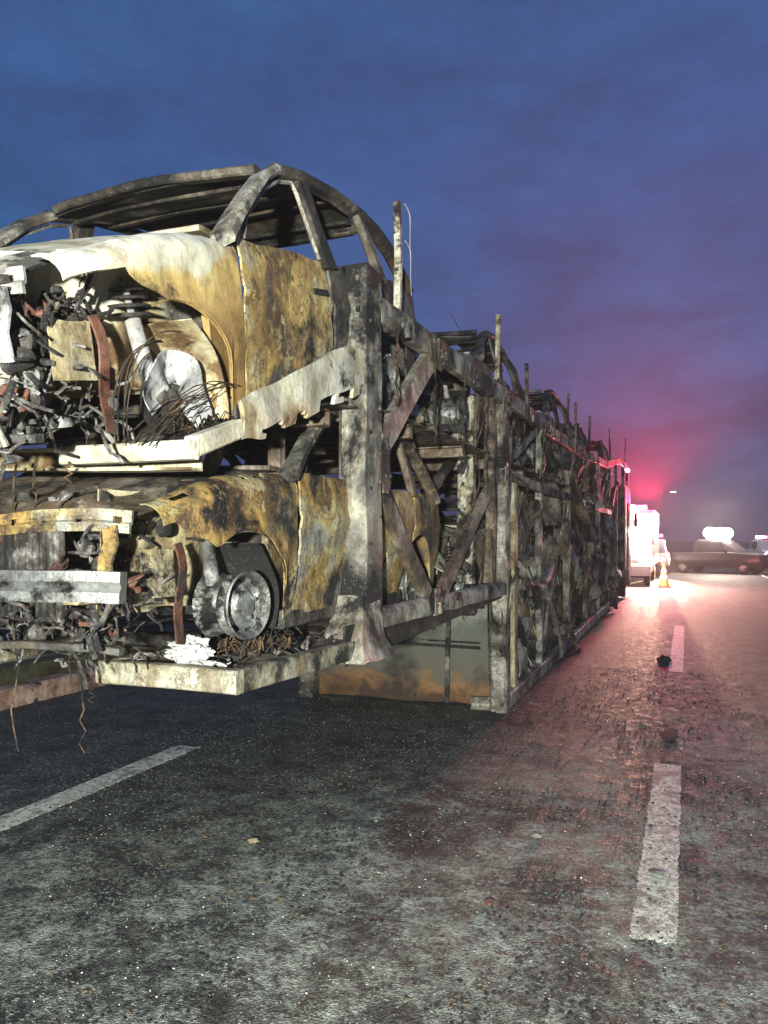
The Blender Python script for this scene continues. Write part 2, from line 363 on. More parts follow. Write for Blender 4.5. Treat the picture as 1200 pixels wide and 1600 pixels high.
# soot stain round the wreck, with a ragged outline
st = s.math('ADD', s.math('MULTIPLY', spo.outputs['Y'], 0.26), s.math('ADD', s.math('MULTIPLY', spo.outputs['X'], -0.30), s.math('MULTIPLY', s.math('SUBTRACT', patch, 0.5), 1.6)))
c = s.mix(s.ramp(s.math('MULTIPLY', st, 0.25), [(0.42, 0.0), (0.56, 0.82)]), c, (0.012, 0.012, 0.013))
spk = s.vor(co, 60); dots = s.math('MULTIPLY', s.ramp(spk.outputs['Distance'], [(0.10, 1.0), (0.16, 0.0)]), s.ramp(spk.outputs['Color'], [(0.80, 0.0), (0.86, 1.0)]))
c = s.mix(dots, c, (0.40, 0.40, 0.37))
grit = s.noise(co, 34, 9, 0.8, 0.1)
c = s.mix(s.math('MULTIPLY', s.ramp(grit, [(0.53, 0.0), (0.58, 1.0)]), s.ramp(mid_, [(0.40, 0.1), (0.60, 0.8)])), c, (0.36, 0.38, 0.34))
c = s.mix(s.ramp(grit, [(0.42, 0.8), (0.48, 0.0)]), c, (0.018, 0.018, 0.018))
h = s.math('ADD', s.math('MULTIPLY', agg.outputs['Distance'], 0.7), s.math('ADD', s.math('MULTIPLY', fine, 0.2), s.math('MULTIPLY', grit, 0.5)))
s.bump(h, 0.8, 0.009)
M['asphalt'] = s.set(Base_Color=c, Roughness=s.ramp(fine, [(0.35, 0.58), (0.65, 0.92)]), Specular_IOR_Level=0.3)
s = SH('worn_lane_paint'); tco = s.n('ShaderNodeTexCoord'); co = tco.outputs['Object']
p1 = s.noise(co, 14, 8, 0.7, 0.4); p2 = s.noise(co, 3.0, 7, 0.65, 0.5); p3 = s.vor(co, 110)
c = s.mix(s.ramp(p1, [(0.36, 1.0), (0.56, 0.0)]), (0.74, 0.73, 0.64), (0.26, 0.25, 0.21))
c = s.mix(s.ramp(p2, [(0.38, 0.75), (0.47, 0.0)]), c, (0.06, 0.057, 0.05))
p4 = s.noise(co, 38, 8, 0.75, 0.2); c = s.mix(s.ramp(p4, [(0.40, 0.9), (0.50, 0.0)]), c, (0.085, 0.08, 0.07))
c = s.mix(s.ramp(p3.outputs['Color'], [(0.15, 0.8), (0.25, 0.0)]), c, (0.10, 0.10, 0.09))
s.bump(p1, 0.5, 0.006); M['lane'] = s.set(Base_Color=c, Roughness=0.7)
M['concrete'] = burnt('pink_lit_kerb_concrete', [(0.3, (0.20, 0.11, 0.085)), (0.5, (0.38, 0.23, 0.18)), (0.7, (0.52, 0.36, 0.29))], 3.0, 0.30, 0.06, 0.3, 0.3, metal=0)  # kerb tinted salmon: the pink light on it is in the colour
M['soil'] = burnt('verge_soil', [(0.3, (0.03, 0.025, 0.015)), (0.55, (0.07, 0.06, 0.03)), (0.75, (0.06, 0.075, 0.03))], 4.0, 0.3, 0.1, 0.0, 0.3, metal=0)
M['grass'] = plain('dry_grass', (0.085, 0.10, 0.035), 0.8, 0, 0, 0.5, 3)
M['chip_ash'] = plain('pale_ash_flake', (0.25, 0.265, 0.235), 0.9, 0, 0, 0.5, 20)
M['chip_dark'] = plain('char_flake', (0.02, 0.02, 0.02), 0.9, 0, 0, 0.4, 20)
M['chip_glass'] = plain('glass_and_metal_bead', (0.82, 0.83, 0.80), 0.35, 0.0, 0, 0.1, 20)
M['chip_brown'] = plain('rusty_flake', (0.13, 0.085, 0.045), 0.9, 0, 0, 0.4, 20)

# ================================================================== the ground
tag(MB().sheet(lambda u, v: (-700+1400*u, -60+1560*v, -0.02), 4, 4, 0.05).build('ground', M['soil']), kind='structure')
KX = -6.38                                       # kerb line on the far side of the carriageway
tag(MB().sheet(lambda u, v: (KX+19.4*u, -40+640*v, 0.0), 2, 12, 0.012).build('road', M['asphalt']), kind='structure')
kb = MB()
kb.sweep([(KX-0.10+0.012*sin(i*1.3), -6+i*3, 0.07) for i in range(100)], [(0.10, -0.08), (0.10, 0.10), (0.075, 0.13), (-0.12, 0.13), (-0.12, -0.08)])
kb.warp(0.006, 5)
tag(kb.build('kerb', M['concrete']), kind='structure')
vg = MB().sheet(lambda u, v: (KX-0.22-40*u, -20+400*v, 0.17+0.05*noise.noise(V((u*60, v*90, 0)))-0.05*u), 40, 120, 0.2)
tag(vg.build('verge', M['soil']), kind='structure')
random.seed(3)
gm = MB()
for i in range(9000):
    x = KX-0.26-2.6*random.random()**1.5; y = 3.5+11*random.random()
    if noise.noise(V((x*1.6, y*1.6, 3))) < -0.12: continue
    hgt = 0.04+0.12*random.random(); a = random.random()*6.3; w = 0.006; lx, ly = random.uniform(-.06, .06), random.uniform(-.06, .06)
    gm.add([(x-w*cos(a), y-w*sin(a), 0.14), (x+w*cos(a), y+w*sin(a), 0.14), (x+lx, y+ly, 0.16+hgt)], [(0, 1, 2)])
tag(gm.build('verge_grass', M['grass']), kind='stuff')

def lane_dash(x, y0, y1, w=0.2, hole=-0.30, seed=0):
    def keep(p, u, v):
        e_ = min(u, 1-u)*w; f_ = min(v, 1-v)*(y1-y0)
        q = 0.6*noise.noise(V((p.x*5, p.y*4, seed)))+0.8*noise.noise(V((p.x*60, p.y*45, seed)))
        return e_ > 0.012+0.012*q and f_ > 0.04+0.05*q
    nv = max(20, int((y1-y0)/0.012))
    m = MB().sheet(lambda u, v: (x-w/2+w*u, y0+(y1-y0)*v, 0.004), 40, nv, 0.002, keep)
    return tag(m.build('lane_marking', M['lane']), kind='structure')
lane_dash(-0.135, 3.40, 6.25, 0.21, -0.06, 1)
lane_dash(-0.135, 10.6, 16.5, 0.205, 0.10, 2)
lane_dash(-0.135, 23, 28.0, 0.2, -0.5, 3)
lane_dash(-3.83, 0.6, 5.35, 0.23, 0.16, 4)
lane_dash(3.45, -10, 140, 0.15, -9, 6)

# guard rail on the far verge
gr = thing('guardrail', 'low steel guardrail on the grass verge behind the kerb', 'guardrail', (-6.95, 8, 0.15))
gp = [(0.0, -0.155), (0.045, -0.12), (0.045, -0.06), (0.0, -0.02), (0.0, 0.02), (0.045, 0.06), (0.045, 0.12), (0.0, 0.155)]
gp = gp + [(a-0.006, b) for a, b in reversed(gp)]
MB().sweep([(0, -12+i*2.0, 0.33) for i in range(40)], gp).build('rail', M['galv'], gr)
for i in range(16):
    MB().beam((-0.07, -7.9+i*2.0+6.2-2, 0-0.15), (-0.07, -7.9+i*2.0+6.2-2, 0.45), 0.07, 0.11, seg=2, kind='C').build('post', M['galv'], gr)

# ================================================================== burnt cars
CARL = 3.70
def hw(s_, z):
    p = 0.855 - 0.10*max(0, (0.6-s_)/0.6)**2 - 0.075*max(0, (s_-2.9)/0.8)**2
    if z < 0.5: p -= 0.05*((0.5-z)/0.25)
    if z > 0.86: p -= 0.10*(z-0.86)
    if z > 0.97: p -= 0.20*(z-0.97)
    return p
def hoodz(s_): 
    t = max(0, min(1, (s_-0.08)/1.05)); return 0.78+0.22*(1-(1-t)**1.8)
WF, WR, ARCH = 0.68, 3.02, 0.375
def arch_low(s_, base, c):
    d = abs(s_-c)
    return max(base, 0.30+math.sqrt(max(0, ARCH**2-d*d))) if d < ARCH else base

def junk(mb, n, lo, hi, smin, smax, seed):
    r = random.Random(seed)
    for i in range(n):
        c = [r.uniform(a, b) for a, b in zip(lo, hi)]; q = r.random(); d = r.uniform(smin, smax)
        if q < 0.34: mb.beam(c, V(c)+d*1.4*V((r.uniform(-1, 1), r.uniform(-.7, .7), r.uniform(-1, 1))), d*r.uniform(.25, .6), d*r.uniform(.06, .22), seg=3, kind=r.choice(['box', 'L', 'C', 'box']), bow=d*r.uniform(-.2, .2), amp=d*.12, ns=9, seed=i)
        elif q < 0.55: mb.lathe([(0.001, 0), (d*.5, 0), (d*.55, d*.1), (d*.4, d*.5), (0.001, d*.55)], c, r.choice('xyz'), 10)
        else:
            p = V(c); pts = [p]; v = V((r.uniform(-1, 1), r.uniform(-1, 1), r.uniform(-1, 1)))
            for k in range(5): v = (v+0.7*V((r.uniform(-1, 1), r.uniform(-1, 1), r.uniform(-1, .6)))).normalized(); p = p+v*d*.55; pts.append(p)
            mb.tube(pts, d*r.uniform(.06, .14), 6)
    return mb

def turned(m, c, a):
    q = Matrix.Translation(V(c)) @ Matrix.Rotation(a, 4, 'Z') @ Matrix.Translation(-V(c)); m.v = [q @ p for p in m.v]; return m
def rim_mesh(c, side, R0=0.175):
    """pressed steel wheel, tyre burnt off; outer face towards side"""
    m = MB(); a = side
    pr = [(R0*1.04, -0.155), (R0*0.99, -0.150), (R0*0.90, -0.13), (R0*0.86, -0.05), (R0*0.80, 0.0), (R0*0.90, 0.02), (R0*0.96, 0.035), (R0*1.03, 0.042), (R0*1.06, 0.036), (R0*1.05, 0.03), (R0*0.98, 0.025), (R0*0.92, 0.008), (R0*0.84, -0.012), (R0*0.89, -0.05), (R0*0.93, -0.13), (R0*1.04, -0.155)]
    m.lathe([(r, a*h) for r, h in pr], c, 'x', 40)
    return m
def disc_mesh(c, side, R0=0.175):
    m = MB(); a = side; c = V(c)
    # dished centre with holes near the edge (cells left out) and a raised hub ring
    n = 48; rings = [(0.045, 0.012), (0.07, 0.018), (0.085, 0.006), (0.105, -0.010), (0.125, 0.012), (0.14, 0.016), (0.155, 0.004), (0.172, -0.03)]
    rings = [(r*R0/0.175, h) for r, h in rings]
    vs = []; fs = []
    for i in range(n):
        t = 2*pi*i/n
        for r, h in rings: vs.append(c+V((a*h, r*cos(t), r*sin(t))))
    k = len(rings)
    for i in range(n):
        for j in range(k-1):
            if j in (4, 5) and i % 6 in (0, 1, 2): continue
            i2 = (i+1) % n; fs.append((i*k+j, i*k+j+1, i2*k+j+1, i2*k+j))
    m.add(vs, fs)
    for q in range(4):
        t = 2*pi*q/4+.4; m.lathe([(.011, 0.0), (.011, a*0.03), (.001, a*0.032)], c+V((0, .032*cos(t)*1.9, .032*sin(t)*1.9)), 'x', 6)
    m.lathe([(0.047, -0.01), (0.047, 0.02), (0.03, 0.026), (0.001, 0.026)], c, 'x', 16) if a > 0 else m.lathe([(0.047, 0.01), (0.047, -0.02), (0.001, -0.026)], c, 'x', 16)
    return m

def burnt_car(label, group, loc, tilt, st, seed):
    g = st.get
    car = thing('burnt_car', label, 'burnt car', loc, (tilt, g('roll', 0), g('yaw', 0)), group)
    wa = g('warp', 0.012)
    def S(s_, z, sd): return V((sd*hw(s_, z), s_, z))
    # --- front wings
    for sd in (1, -1):
        def fend(u, v):
            s_ = 0.17+u*0.975
            zt = hoodz(s_)-0.035
            lo_ = arch_low(s_, 0.25, WF) if s_ > 0.36 else 0.60+0.15*(0.36-s_)/0.2
            if s_ < WF: lo_ = max(lo_, g('cut', 0.62)-0.45*max(0, s_-0.40)+0.012*sin(s_*23))
            if v < 0.22:
                t = v/0.22; a_ = t*pi/2
                xs = hw(s_, zt-0.09); return V((sd*(xs-0.11+0.11*sin(a_)), s_, zt-0.09*(1-cos(a_))))
            t = (v-0.22)/0.78; z = (zt-0.09)*(1-t)+lo_*t
            fl = 0.03*max(0, 1-abs(z-lo_)/0.06) if abs(s_-WF) < ARCH else 0
            return V((sd*(hw(s_, z)+0.6*fl*0.5), s_, z))
        kp = lambda p, u, v: not (v > 0.8 and noise.noise(p*9+V((seed, 0, 0))) > 0.42)
        f = MB().sheet((lambda u, v: fend(u, 1-v)) if sd > 0 else fend, 34, 22, 0.006, kp).warp(wa, 4.5, seed).warp(wa*.45, 12, seed).build('front_wing', st['wing'], car)
        lip = MB().tube([S(WF+ARCH*cos(a), 0.30+ARCH*sin(a), sd)+V((-sd*0.006, 0, 0)) for a in [pi*0.62*i/14+0.02 for i in range(15)]], 0.005, 5).warp(wa, 4.5, seed).build('arch_lip', st['wing'], f)
        # inner wing with strut tower
        def inner(u, v):
            s_ = 0.16+u*0.96; z = 0.34+0.50*v
            x = 0.50+0.10*max(0, 1-((s_-0.70)/0.22)**2)*(v**1.2) + 0.02*sin(s_*20)
            return V((sd*x, s_, z+0.06*max(0, 1-((s_-0.70)/0.25)**2)*v))
        iw = MB().sheet(inner if sd < 0 else (lambda u, v: inner(u, 1-v)), 26, 14, 0.006, lambda p, u, v: g('near') or noise.noise(p*4+V((seed*3, sd, 0))) < 0.46).warp(wa, 5, seed+2).build('inner_wing', st['inner'], car)
        # wheel-arch liner behind the wheel
        def liner(u, v):
            a = -0.25+1.35*u; r = ARCH-0.02
            return V((sd*(0.80-0.30*v), WF+r*cos(a), 0.30+r*sin(a)))
        MB().sheet(liner if sd < 0 else (lambda u, v: liner(1-u, v)), 16, 6, 0.006).warp(wa, 5, seed+3).build('arch_liner', st['liner'], car)
        # chassis leg with its end plate and a rusted strap
        leg = MB().beam((sd*0.47, 0.05, 0.45), (sd*0.45, 1.1, 0.42), 0.09, 0.12, seg=6, amp=0.01, seed=seed).build('chassis_leg', st['inner'], car)
        pl = MB().sheet(lambda u, v: (sd*(0.655+0.006*sin(u*5)), 0.215+0.21*u, 0.60-0.20*v), 8, 8, 0.008).warp(0.010, 6, seed).build('side_plate', M['tan'] if g('near') else st['inner'], car)
        MB().sweep([(sd*(0.67+0.015*sin(i*.9)), 0.43+0.012*i-0.005*i*i*.3, 0.62-0.052*i) for i in range(9)], prof(0.008, 0.05, .05), up=(0, 1, 0)).build('strap', M['rust'], pl)
        # strut, spring, hub
        stt = MB().tube([(sd*0.70, WF, 0.30), (sd*0.62, WF+0.03, 0.62)], 0.032, 12).tube([(sd*0.625, WF+0.03, 0.60), (sd*0.60, WF+0.03, 0.78)], 0.014, 10).build('strut', M['grey'], car)
        sp = MB()
        zc = 0.63
        for k in range(4): sp.lathe([(0.03, 0), (0.088-0.006*k, 0.004), (0.092-0.006*k, 0.014), (0.03, 0.02)], (sd*(0.612-0.004*k), WF+0.03+0.006*random.random(), zc+0.032*k), 'z', 20)
        sp.warp(0.008, 9, seed).build('spring', M['black'], stt)
        # road wheel
        if g('front_rim', True):
            wc_ = (sd*g('rimx', 0.775), WF+g('rimy', 0.01), 0.345+g('rimz', 0)); w = turned(rim_mesh(wc_, sd, g('rimr', 0.175)), wc_, g('steer', 0)).build('wheel', M['rim'], car)
            d = turned(disc_mesh(wc_, sd, g('rimr', 0.175)), wc_, g('steer', 0)).build('wheel_disc', M['rim'], w)
            turned(MB().lathe([(.001, -sd*.03), (.118, -sd*.03), (.122, -sd*.09), (.001, -sd*.095)], wc_, 'x', 24), wc_, g('steer', 0)).build('dark_backing', M['black'], w)  # black disc added behind the wheel so its holes read dark
        else:
            hub = MB().lathe([(0.001, -0.05), (0.05, -0.05), (0.05, 0.0), (0.125, 0.0), (0.128, 0.016), (0.06, 0.018), (0.055, 0.05), (0.001, 0.052)], (sd*0.70, WF+0.03, 0.30), 'x', 30).build('hub', M['engine'], car)
            def shield(u, v):
                a = -0.9+4.4*u; r = 0.05+0.135*v
                return V((sd*(0.735+0.03*v*v+0.015*sin(u*19)), WF+0.06+r*cos(a)*1.1, 0.315+r*sin(a)))
            MB().sheet(shield, 30, 7, 0.004, lambda p, u, v: v < 0.8 or noise.noise(p*11) < 0.2).warp(0.012, 7, seed).build('brake_shield', M['shield'], hub)
        w = rim_mesh((sd*0.76, WR, 0.33), sd).build('wheel', M['rim'], car)
        disc_mesh((sd*0.76, WR, 0.33), sd).build('wheel_disc', M['rim'], w)
        MB().sheet(lambda u, v: (sd*(0.755-0.03*u), 1.02+0.22*(u if sd > 0 else 1-u), 0.25+0.69*v), 6, 10, 0.03).warp(wa, 4, seed).build('hinge_post', st['wing'] if g('near') else st['rear'], car)
        # --- doors and rear side
        def door(s0, s1, c=None):
            def fn(u, v):
                s_ = s0+(s1-s0)*u; lo_ = arch_low(s_, 0.27, c) if c else 0.27
                z = lo_+(0.965-lo_)*v
                cre = 0.014*math.exp(-((z-0.74)/0.035)**2)-0.016*math.exp(-((z-0.45)/0.10)**2)
                return V((sd*(hw(s_, z)+cre), s_, z))
            return fn if sd > 0 else (lambda u, v: fn(1-u, v))
        tear = lambda p, u, v: not (noise.noise(p*3.2+V((seed*5, 0, sd))) > g('holes', 0.62))
        fd = MB().sheet(door(1.165, 2.055), 26, 22, 0.012, tear).warp(wa*1.3, 3.2, seed+5).warp(wa*.4, 11, seed+5).build('front_door', st['door'], car)
        MB().beam((sd*(hw(1.9, .8)+0.0), 1.86, 0.80), (sd*(hw(1.9, .8)+0.012), 1.99, 0.80), 0.02, 0.03, seg=2).build('handle_recess', M['black'], fd)
        MB().sheet(door(2.070, 2.83, WR), 22, 22, 0.012, tear).warp(wa*1.3, 3.2, seed+6).warp(wa*.4, 11, seed+6).build('rear_door', st['rear'], car)
        MB().sheet(door(2.845, 3.62, WR), 24, 22, 0.008, tear).warp(wa*1.2, 3.2, seed+7).build('rear_quarter', st['rear'], car)
        MB().beam((sd*0.77, 1.08, 0.25), (sd*0.77, 2.72, 0.25), 0.08, 0.09, seg=12, amp=0.012, seed=seed).build('sill', M['dark'], car)
        # --- pillars and roof rail
        pp = lambda s_, z: S(s_, z, sd)
        MB().sweep([pp(1.06, 0.94), pp(1.20, 1.04), pp(1.42, 1.19), pp(1.62, 1.31), pp(1.82, 1.385)], prof(0.055, 0.10, 0.25), up=(sd, 0, 0.2), scl=lambda t: 1.15-0.3*t).warp(wa, 3, seed).build('windscreen_pillar', st['apillar'], car)
        MB().sweep([pp(1.80, 1.38), pp(2.1, 1.415), pp(2.5, 1.405), pp(2.85, 1.35), pp(3.05, 1.285), pp(3.24, 1.17), pp(3.38, 1.04), pp(3.46, 0.93)], prof(0.06, 0.085, 0.25), up=(sd, 0, 0.3)).warp(wa, 3, seed).build('roof_rail', st['roofm'], car)
        MB().sweep([pp(2.08, 0.93), pp(2.07, 1.2), pp(2.09, 1.40)], prof(0.05, 0.14, 0.2), up=(0, 1, 0)).warp(wa, 3, seed).build('centre_pillar', st['roofm'], car)
        MB().sweep([pp(2.84, 0.93), pp(2.86, 1.15), pp(2.82, 1.35)], prof(0.05, 0.09, 0.2), up=(0, 1, 0)).warp(wa, 3, seed).build('rear_pillar', st['roofm'], car)
        def win(p0, pts): MB().tube([pp(*q) for q in pts], 0.011, 6).warp(wa, 3, seed).build('window_frame', st['apillar'], p0)
        win(fd, [(1.24, 0.97), (1.34, 1.08), (1.62, 1.26), (1.80, 1.33), (1.97, 1.36), (1.99, 1.31), (1.98, 0.97)])
    # --- bonnet
    sag = g('sag', 0.02)
    def bon(u, v):
        s_ = 0.075+1.055*v; x = -0.735+1.47*u
        z = hoodz(s_)-0.05*(x/0.735)**4-0.02*(x/0.735)**2+0.015
        z -= sag*math.exp(-((s_-0.45)/0.4)**2-((x-0.2)/0.5)**2)
        z += g('ripple', 0.0)*sin(x*13+s_*7)*sin(s_*9)
        if v < 0.08: z -= 0.05*(1-v/0.08)**1.5
        return V((x*(1-0.10*(1-v)), s_-0.05*cos(x*1.6)+0.03, z))
    MB().sheet(bon, 44, 36, 0.010, (lambda p, u, v: noise.noise(p*3+V((seed, 2, 0))) < g('bonholes', 0.9))).warp(wa, 3, seed+8).warp(wa*.4, 10, seed+8).build('bonnet', st['bonnet'], car)
    # --- roof with cross bows
    def roof(u, v):
        s_ = 1.80+1.27*v; x = (-0.66+1.32*u)
        return V((x, s_-0.05*(1-(x/.66)**2)*(1-v), 1.395+0.05*sin(pi*min(1, v*1.02))*1-0.02*(x/0.66)**2-g('roofsag', 0.02)*sin(pi*u)*sin(pi*v)-0.09*max(0, v-0.70)/0.30))
    rf = MB().sheet(roof, 24, 26, 0.005, (lambda p, u, v: noise.noise(p*2.3+V((seed*2, 1, 0))) < g('roofholes', 0.7))).warp(wa, 3, seed+9).build('roof', st['roofm'], car)
    bw = MB()
    for k in range(4): bw.sweep([V(roof(i/10, 0.12+0.24*k))+V((0, 0, -0.035)) for i in range(11)], prof(0.05, 0.018))
    bw.warp(wa, 3, seed+9).build('roof_bow', M['roofdark'], rf)
    MB().sweep([(x, 1.80-0.06*(1-(x/.64)**2), 1.395+0.02*(1-(x/.64)**2)) for x in [-0.64+0.128*i for i in range(11)]], prof(0.09, 0.045, 0.2)).warp(wa, 3, seed).build('windscreen_header', st['roofm'], car)
    MB().sweep([(x, 1.08-0.07*(1-(x/.76)**2), 0.985) for x in [-0.76+0.152*i for i in range(11)]], prof(0.14, 0.022, 0.2)).warp(wa, 3, seed).build('scuttle', st['bonnet'], car)
    # --- tail
    MB().sheet(lambda u, v: ((-0.74+1.48*u), 3.61+0.05*sin(pi*u), 0.36+0.56*v), 16, 10, 0.01).warp(wa*1.5, 3, seed).build('tail_panel', st['rear'], car)
    MB().sweep([(x, 3.06+0.04*(1-(x/.6)**2), 1.31) for x in [-0.60+0.12*i for i in range(11)]], prof(0.08, 0.05, 0.2)).warp(wa, 3, seed).build('tailgate_header', st['roofm'], car)
    # --- floor, bulkhead, cabin remains
    MB().sheet(lambda u, v: (-0.76+1.52*u, 1.05+2.5*v, 0.26+0.10*max(0, 1-abs(u-.5)/.12)), 18, 20, 0.01).warp(wa, 3, seed).build('floor_pan', M['black'], car)
    MB().sheet(lambda u, v: (-0.74+1.48*u, 1.06+0.05*sin(u*9), 0.26+0.70*v), 14, 8, 0.008).warp(wa, 4, seed).build('firewall', M['dark'], car)
    MB().tube([(-0.72, 1.28, 0.82), (0, 1.26, 0.84), (0.72, 1.28, 0.82)], 0.03, 8).build('dash_beam', M['dark'], car)
    for x in (-0.36, 0.36):
        b = MB().tube([(x-.2, 2.0, 0.42), (x-.2, 2.14, 0.75), (x-.16, 2.2, 0.98), (x+.16, 2.2, 0.98), (x+.2, 2.14, 0.75), (x+.2, 2.0, 0.42)], 0.014, 6)
        b.tube([(x-.22, 1.55, 0.40), (x-.22, 2.02, 0.38)], 0.014, 6).tube([(x+.22, 1.55, 0.40), (x+.22, 2.02, 0.38)], 0.014, 6)
        for k in range(5): b.tube([(x-.2, 2.05+.03*k, 0.5+.08*k), (x, 2.07+.03*k, 0.49+.08*k), (x+.2, 2.05+.03*k, 0.5+.08*k)], 0.004, 5)
        b.warp(0.02, 4, seed).build('seat_frame', M['wire'], car)
    # --- engine bay
    en = MB().box((0.05, 0.62, 0.52), (0.42, 0.36, 0.34), (0.05, 0.02, 0.04)).box((0.08, 0.60, 0.74), (0.40, 0.26, 0.10), (0, 0.03, 0))
    for k in range(7): en.box((-0.12+0.06*k, 0.42, 0.5), (0.018, 0.03, 0.30))
    for k in range(4): en.tube([(-0.06+0.09*k, 0.42, 0.70), (-0.06+0.09*k, 0.30, 0.68), (-0.06+0.09*k, 0.25, 0.55), (0.07, 0.26, 0.42)], 0.024, 8)
    en.lathe([(0.001, -.02), (0.09, -.02), (0.10, 0.0), (0.10, 0.10), (0.085, 0.13), (0.001, 0.14)], (0.30, 0.45, 0.50), 'x', 18)
    en.lathe([(0.001, 0), (0.15, 0), (0.17, 0.08), (0.12, 0.22), (0.001, 0.24)], (-0.4, 0.62, 0.45), 'x', 18)
    en.build('engine', M['engine'], car)
    eb = junk(MB(), 260, (-0.60, 0.08, 0.24), (0.62, 0.55, 0.80), 0.02, 0.09, seed+1)
    eb_low = junk(MB(), 260, (-0.72, -0.01, 0.17), (0.64, 0.30, 0.44), 0.02, 0.075, seed+6)
    eb_low.build('engine_fitting', M['engine'], car)['kind'] = 'stuff'
    eb.build('engine_fitting', M['engine'], car)['kind'] = 'stuff'
    if g('arcs'):
        e3 = junk(MB(), 260, (0.28, 0.10, 0.44), (0.64, 0.46, 0.70), 0.03, 0.085, seed+31)
        e3.build('engine_fitting', M['engine'], car)['kind'] = 'stuff'
        e4 = junk(MB(), 60, (0.30, 0.02, 0.22), (0.68, 0.55, 0.48), 0.03, 0.09, seed+32)
        e4.build('melted_alloy', M['grey'], car)['kind'] = 'stuff'
    eb2 = junk(MB(), 26, (-0.45, 0.06, 0.30), (0.66, 0.40, 0.74), 0.025, 0.07, seed+4)
    eb2.build('melted_alloy', M['engine'], car)['kind'] = 'stuff'
    hs = MB(); r = random.Random(seed+3)
    for k in range(14):
        p = V((r.uniform(-.4, .62), r.uniform(.02, .3), r.uniform(.3, .75))); pts = [p]
        for q in range(7): p = p+V((r.uniform(-.07, .07), r.uniform(-.04, .05), r.uniform(-.06, .05))); pts.append(p)
        hs.tube(pts, r.uniform(.005, .014), 6)
    hs.build('hose', M['rust'], car)['kind'] = 'stuff'
    rad = MB().box((-0.05, 0.10, 0.50), (0.86, 0.03, 0.36))
    for k in range(24): rad.box((-0.45+0.035*k, 0.078, 0.50), (0.012, 0.018, 0.33))
    rad.warp(0.014, 5, seed).build('radiator', M['engine'], car)
    # front panel: tie bar with slots, uprights
    def tie(u, v):
        x = -0.70+1.40*u; return V((x, 0.045+0.07*(x/.7)**2-0.012*(v > .5), 0.742-0.085*v+0.01*sin(u*9)))
    slots = lambda p, u, v: not (0.35 < v < 0.7 and (abs(p.x) % 0.155) < 0.036)
    tb = MB().sheet(lambda u, v: tie(u, 1-v), 78, 10, 0.014, slots).warp(wa*.6, 4, seed).build('tie_bar', st['tie'], car)
    for sd in (1, -1):
        MB().sweep([(sd*0.63, 0.075, 0.68), (sd*0.645, 0.065, 0.62), (sd*0.622, 0.06, 0.55), (sd*0.618, 0.07, 0.46)], prof(0.062, 0.016), up=(0, 1, 0)).build('upright', st['tie'], tb)
    if g('bumper', True):
        bmp = MB().sweep([(x, -0.055+0.12*(x/.70)**2, 0.455+0.01*sin(x*4)) for x in [-0.70+0.07*i for i in range(21)]], [(0.035, -0.058), (0.038, -0.02), (0.022, 0.0), (0.038, 0.02), (0.035, 0.058), (-0.03, 0.058), (-0.03, -0.058)])
        bmp.warp(0.006, 4, seed).build('bumper_beam', M['alu'], car)
    MB().sweep([(x, 0.02+0.1*(x/.7)**2, 0.215+0.02*sin(x*5)) for x in [-0.66+0.066*i for i in range(21)]], prof(0.05, 0.028)).warp(0.01, 4, seed).build('lower_crossmember', M['dark'], car)
    MB().tube([(0.66, 0.045, 0.40), (0.645, 0.02, 0.34), (0.60, 0.0, 0.28), (0.61, 0.02, 0.20)], 0.012, 6).build('bracket', M['dark'], car)
    # burnt steel cord of the tyres
    r = random.Random(seed+11); wc = MB()
    if g('arcs'):
        for k in range(6):
            o_ = V((0.80+r.uniform(-.03, .05), WF-0.36+r.uniform(-.02, .03), 0.17+r.uniform(0, .03)))
            wc.tube([o_+V((.02*sin(t*3+k), .02+.30*t*t+.01*k*t, (.30+.012*k)*sin(min(1, t*1.05)*pi*.52))) for t in [i/12*(.75+.05*k) for i in range(13)]], 0.003, 5)
        for k in range(8):
            o_ = V((0.83+r.uniform(-.03, .05), WF-0.30+r.uniform(-.03, .03), 0.15+r.uniform(0, .05)))
            wc.tube([o_+V((.02*sin(t*4+k), .66*t, (.10+.012*k)*sin(t*pi*.62)+.03*t+r.uniform(-.008, .008))) for t in [i/14*(.7+.05*k) for i in range(15)]], 0.0028, 5)
    for k in range(60 if g('cordflat') else 16):
        y0_ = WF+r.uniform(-.10, .30); x0_ = 0.78+r.uniform(-.14, .12); pts = []
        dy = r.uniform(.10, .30)
        for q in range(9):
            t = q/8; pts.append(V((x0_+.05*sin(t*3+k), y0_+dy*t, 0.115+(0.02 if g('cordflat') else 0.06)+r.uniform(0, .02)+r.uniform(.0, .06)*sin(t*pi))))
        wc.tube(pts, 0.0030, 4)
    wc.build('tyre_cord', M['wire'], car)['kind'] = 'stuff'
    return car

GRP = 'burnt cars on the carrier'
up = dict(near=True, cut=0.76, wing=M['wing_up'], bonnet=M['cream'], door=M['ochre'], rear=M['dark'], roofm=M['roofdark'], apillar=M['frame'], inner=M['cream'], liner=M['cream'], tie=M['grey'], front_rim=False, bumper=False, warp=0.012, roofsag=0.03, arcs=True)
burnt_car('cream and ochre burnt hatchback on the upper deck tail, nose tilted down', GRP, (-2.62, 1.85, 1.80), R(12), up, 1.0)
lowc = dict(near=True, wing=M['ochre_dirty'], bonnet=M['brown'], door=M['ochre_dirty'], rear=M['ochre'], roofm=M['brown'], apillar=M['frame'], inner=M['tan'], liner=M['black'], tie=M['ochre_dirty'], ripple=0.010, sag=0.06, warp=0.016, rimz=0.0, rimx=0.78, rimr=0.146, steer=-0.12, rimy=0.07, cordflat=True)
burnt_car('sooty yellow burnt car with bare steel wheel on the lower tail deck', GRP, (-2.62, 2.2, 1.07), 0.0, lowc, 2.0)
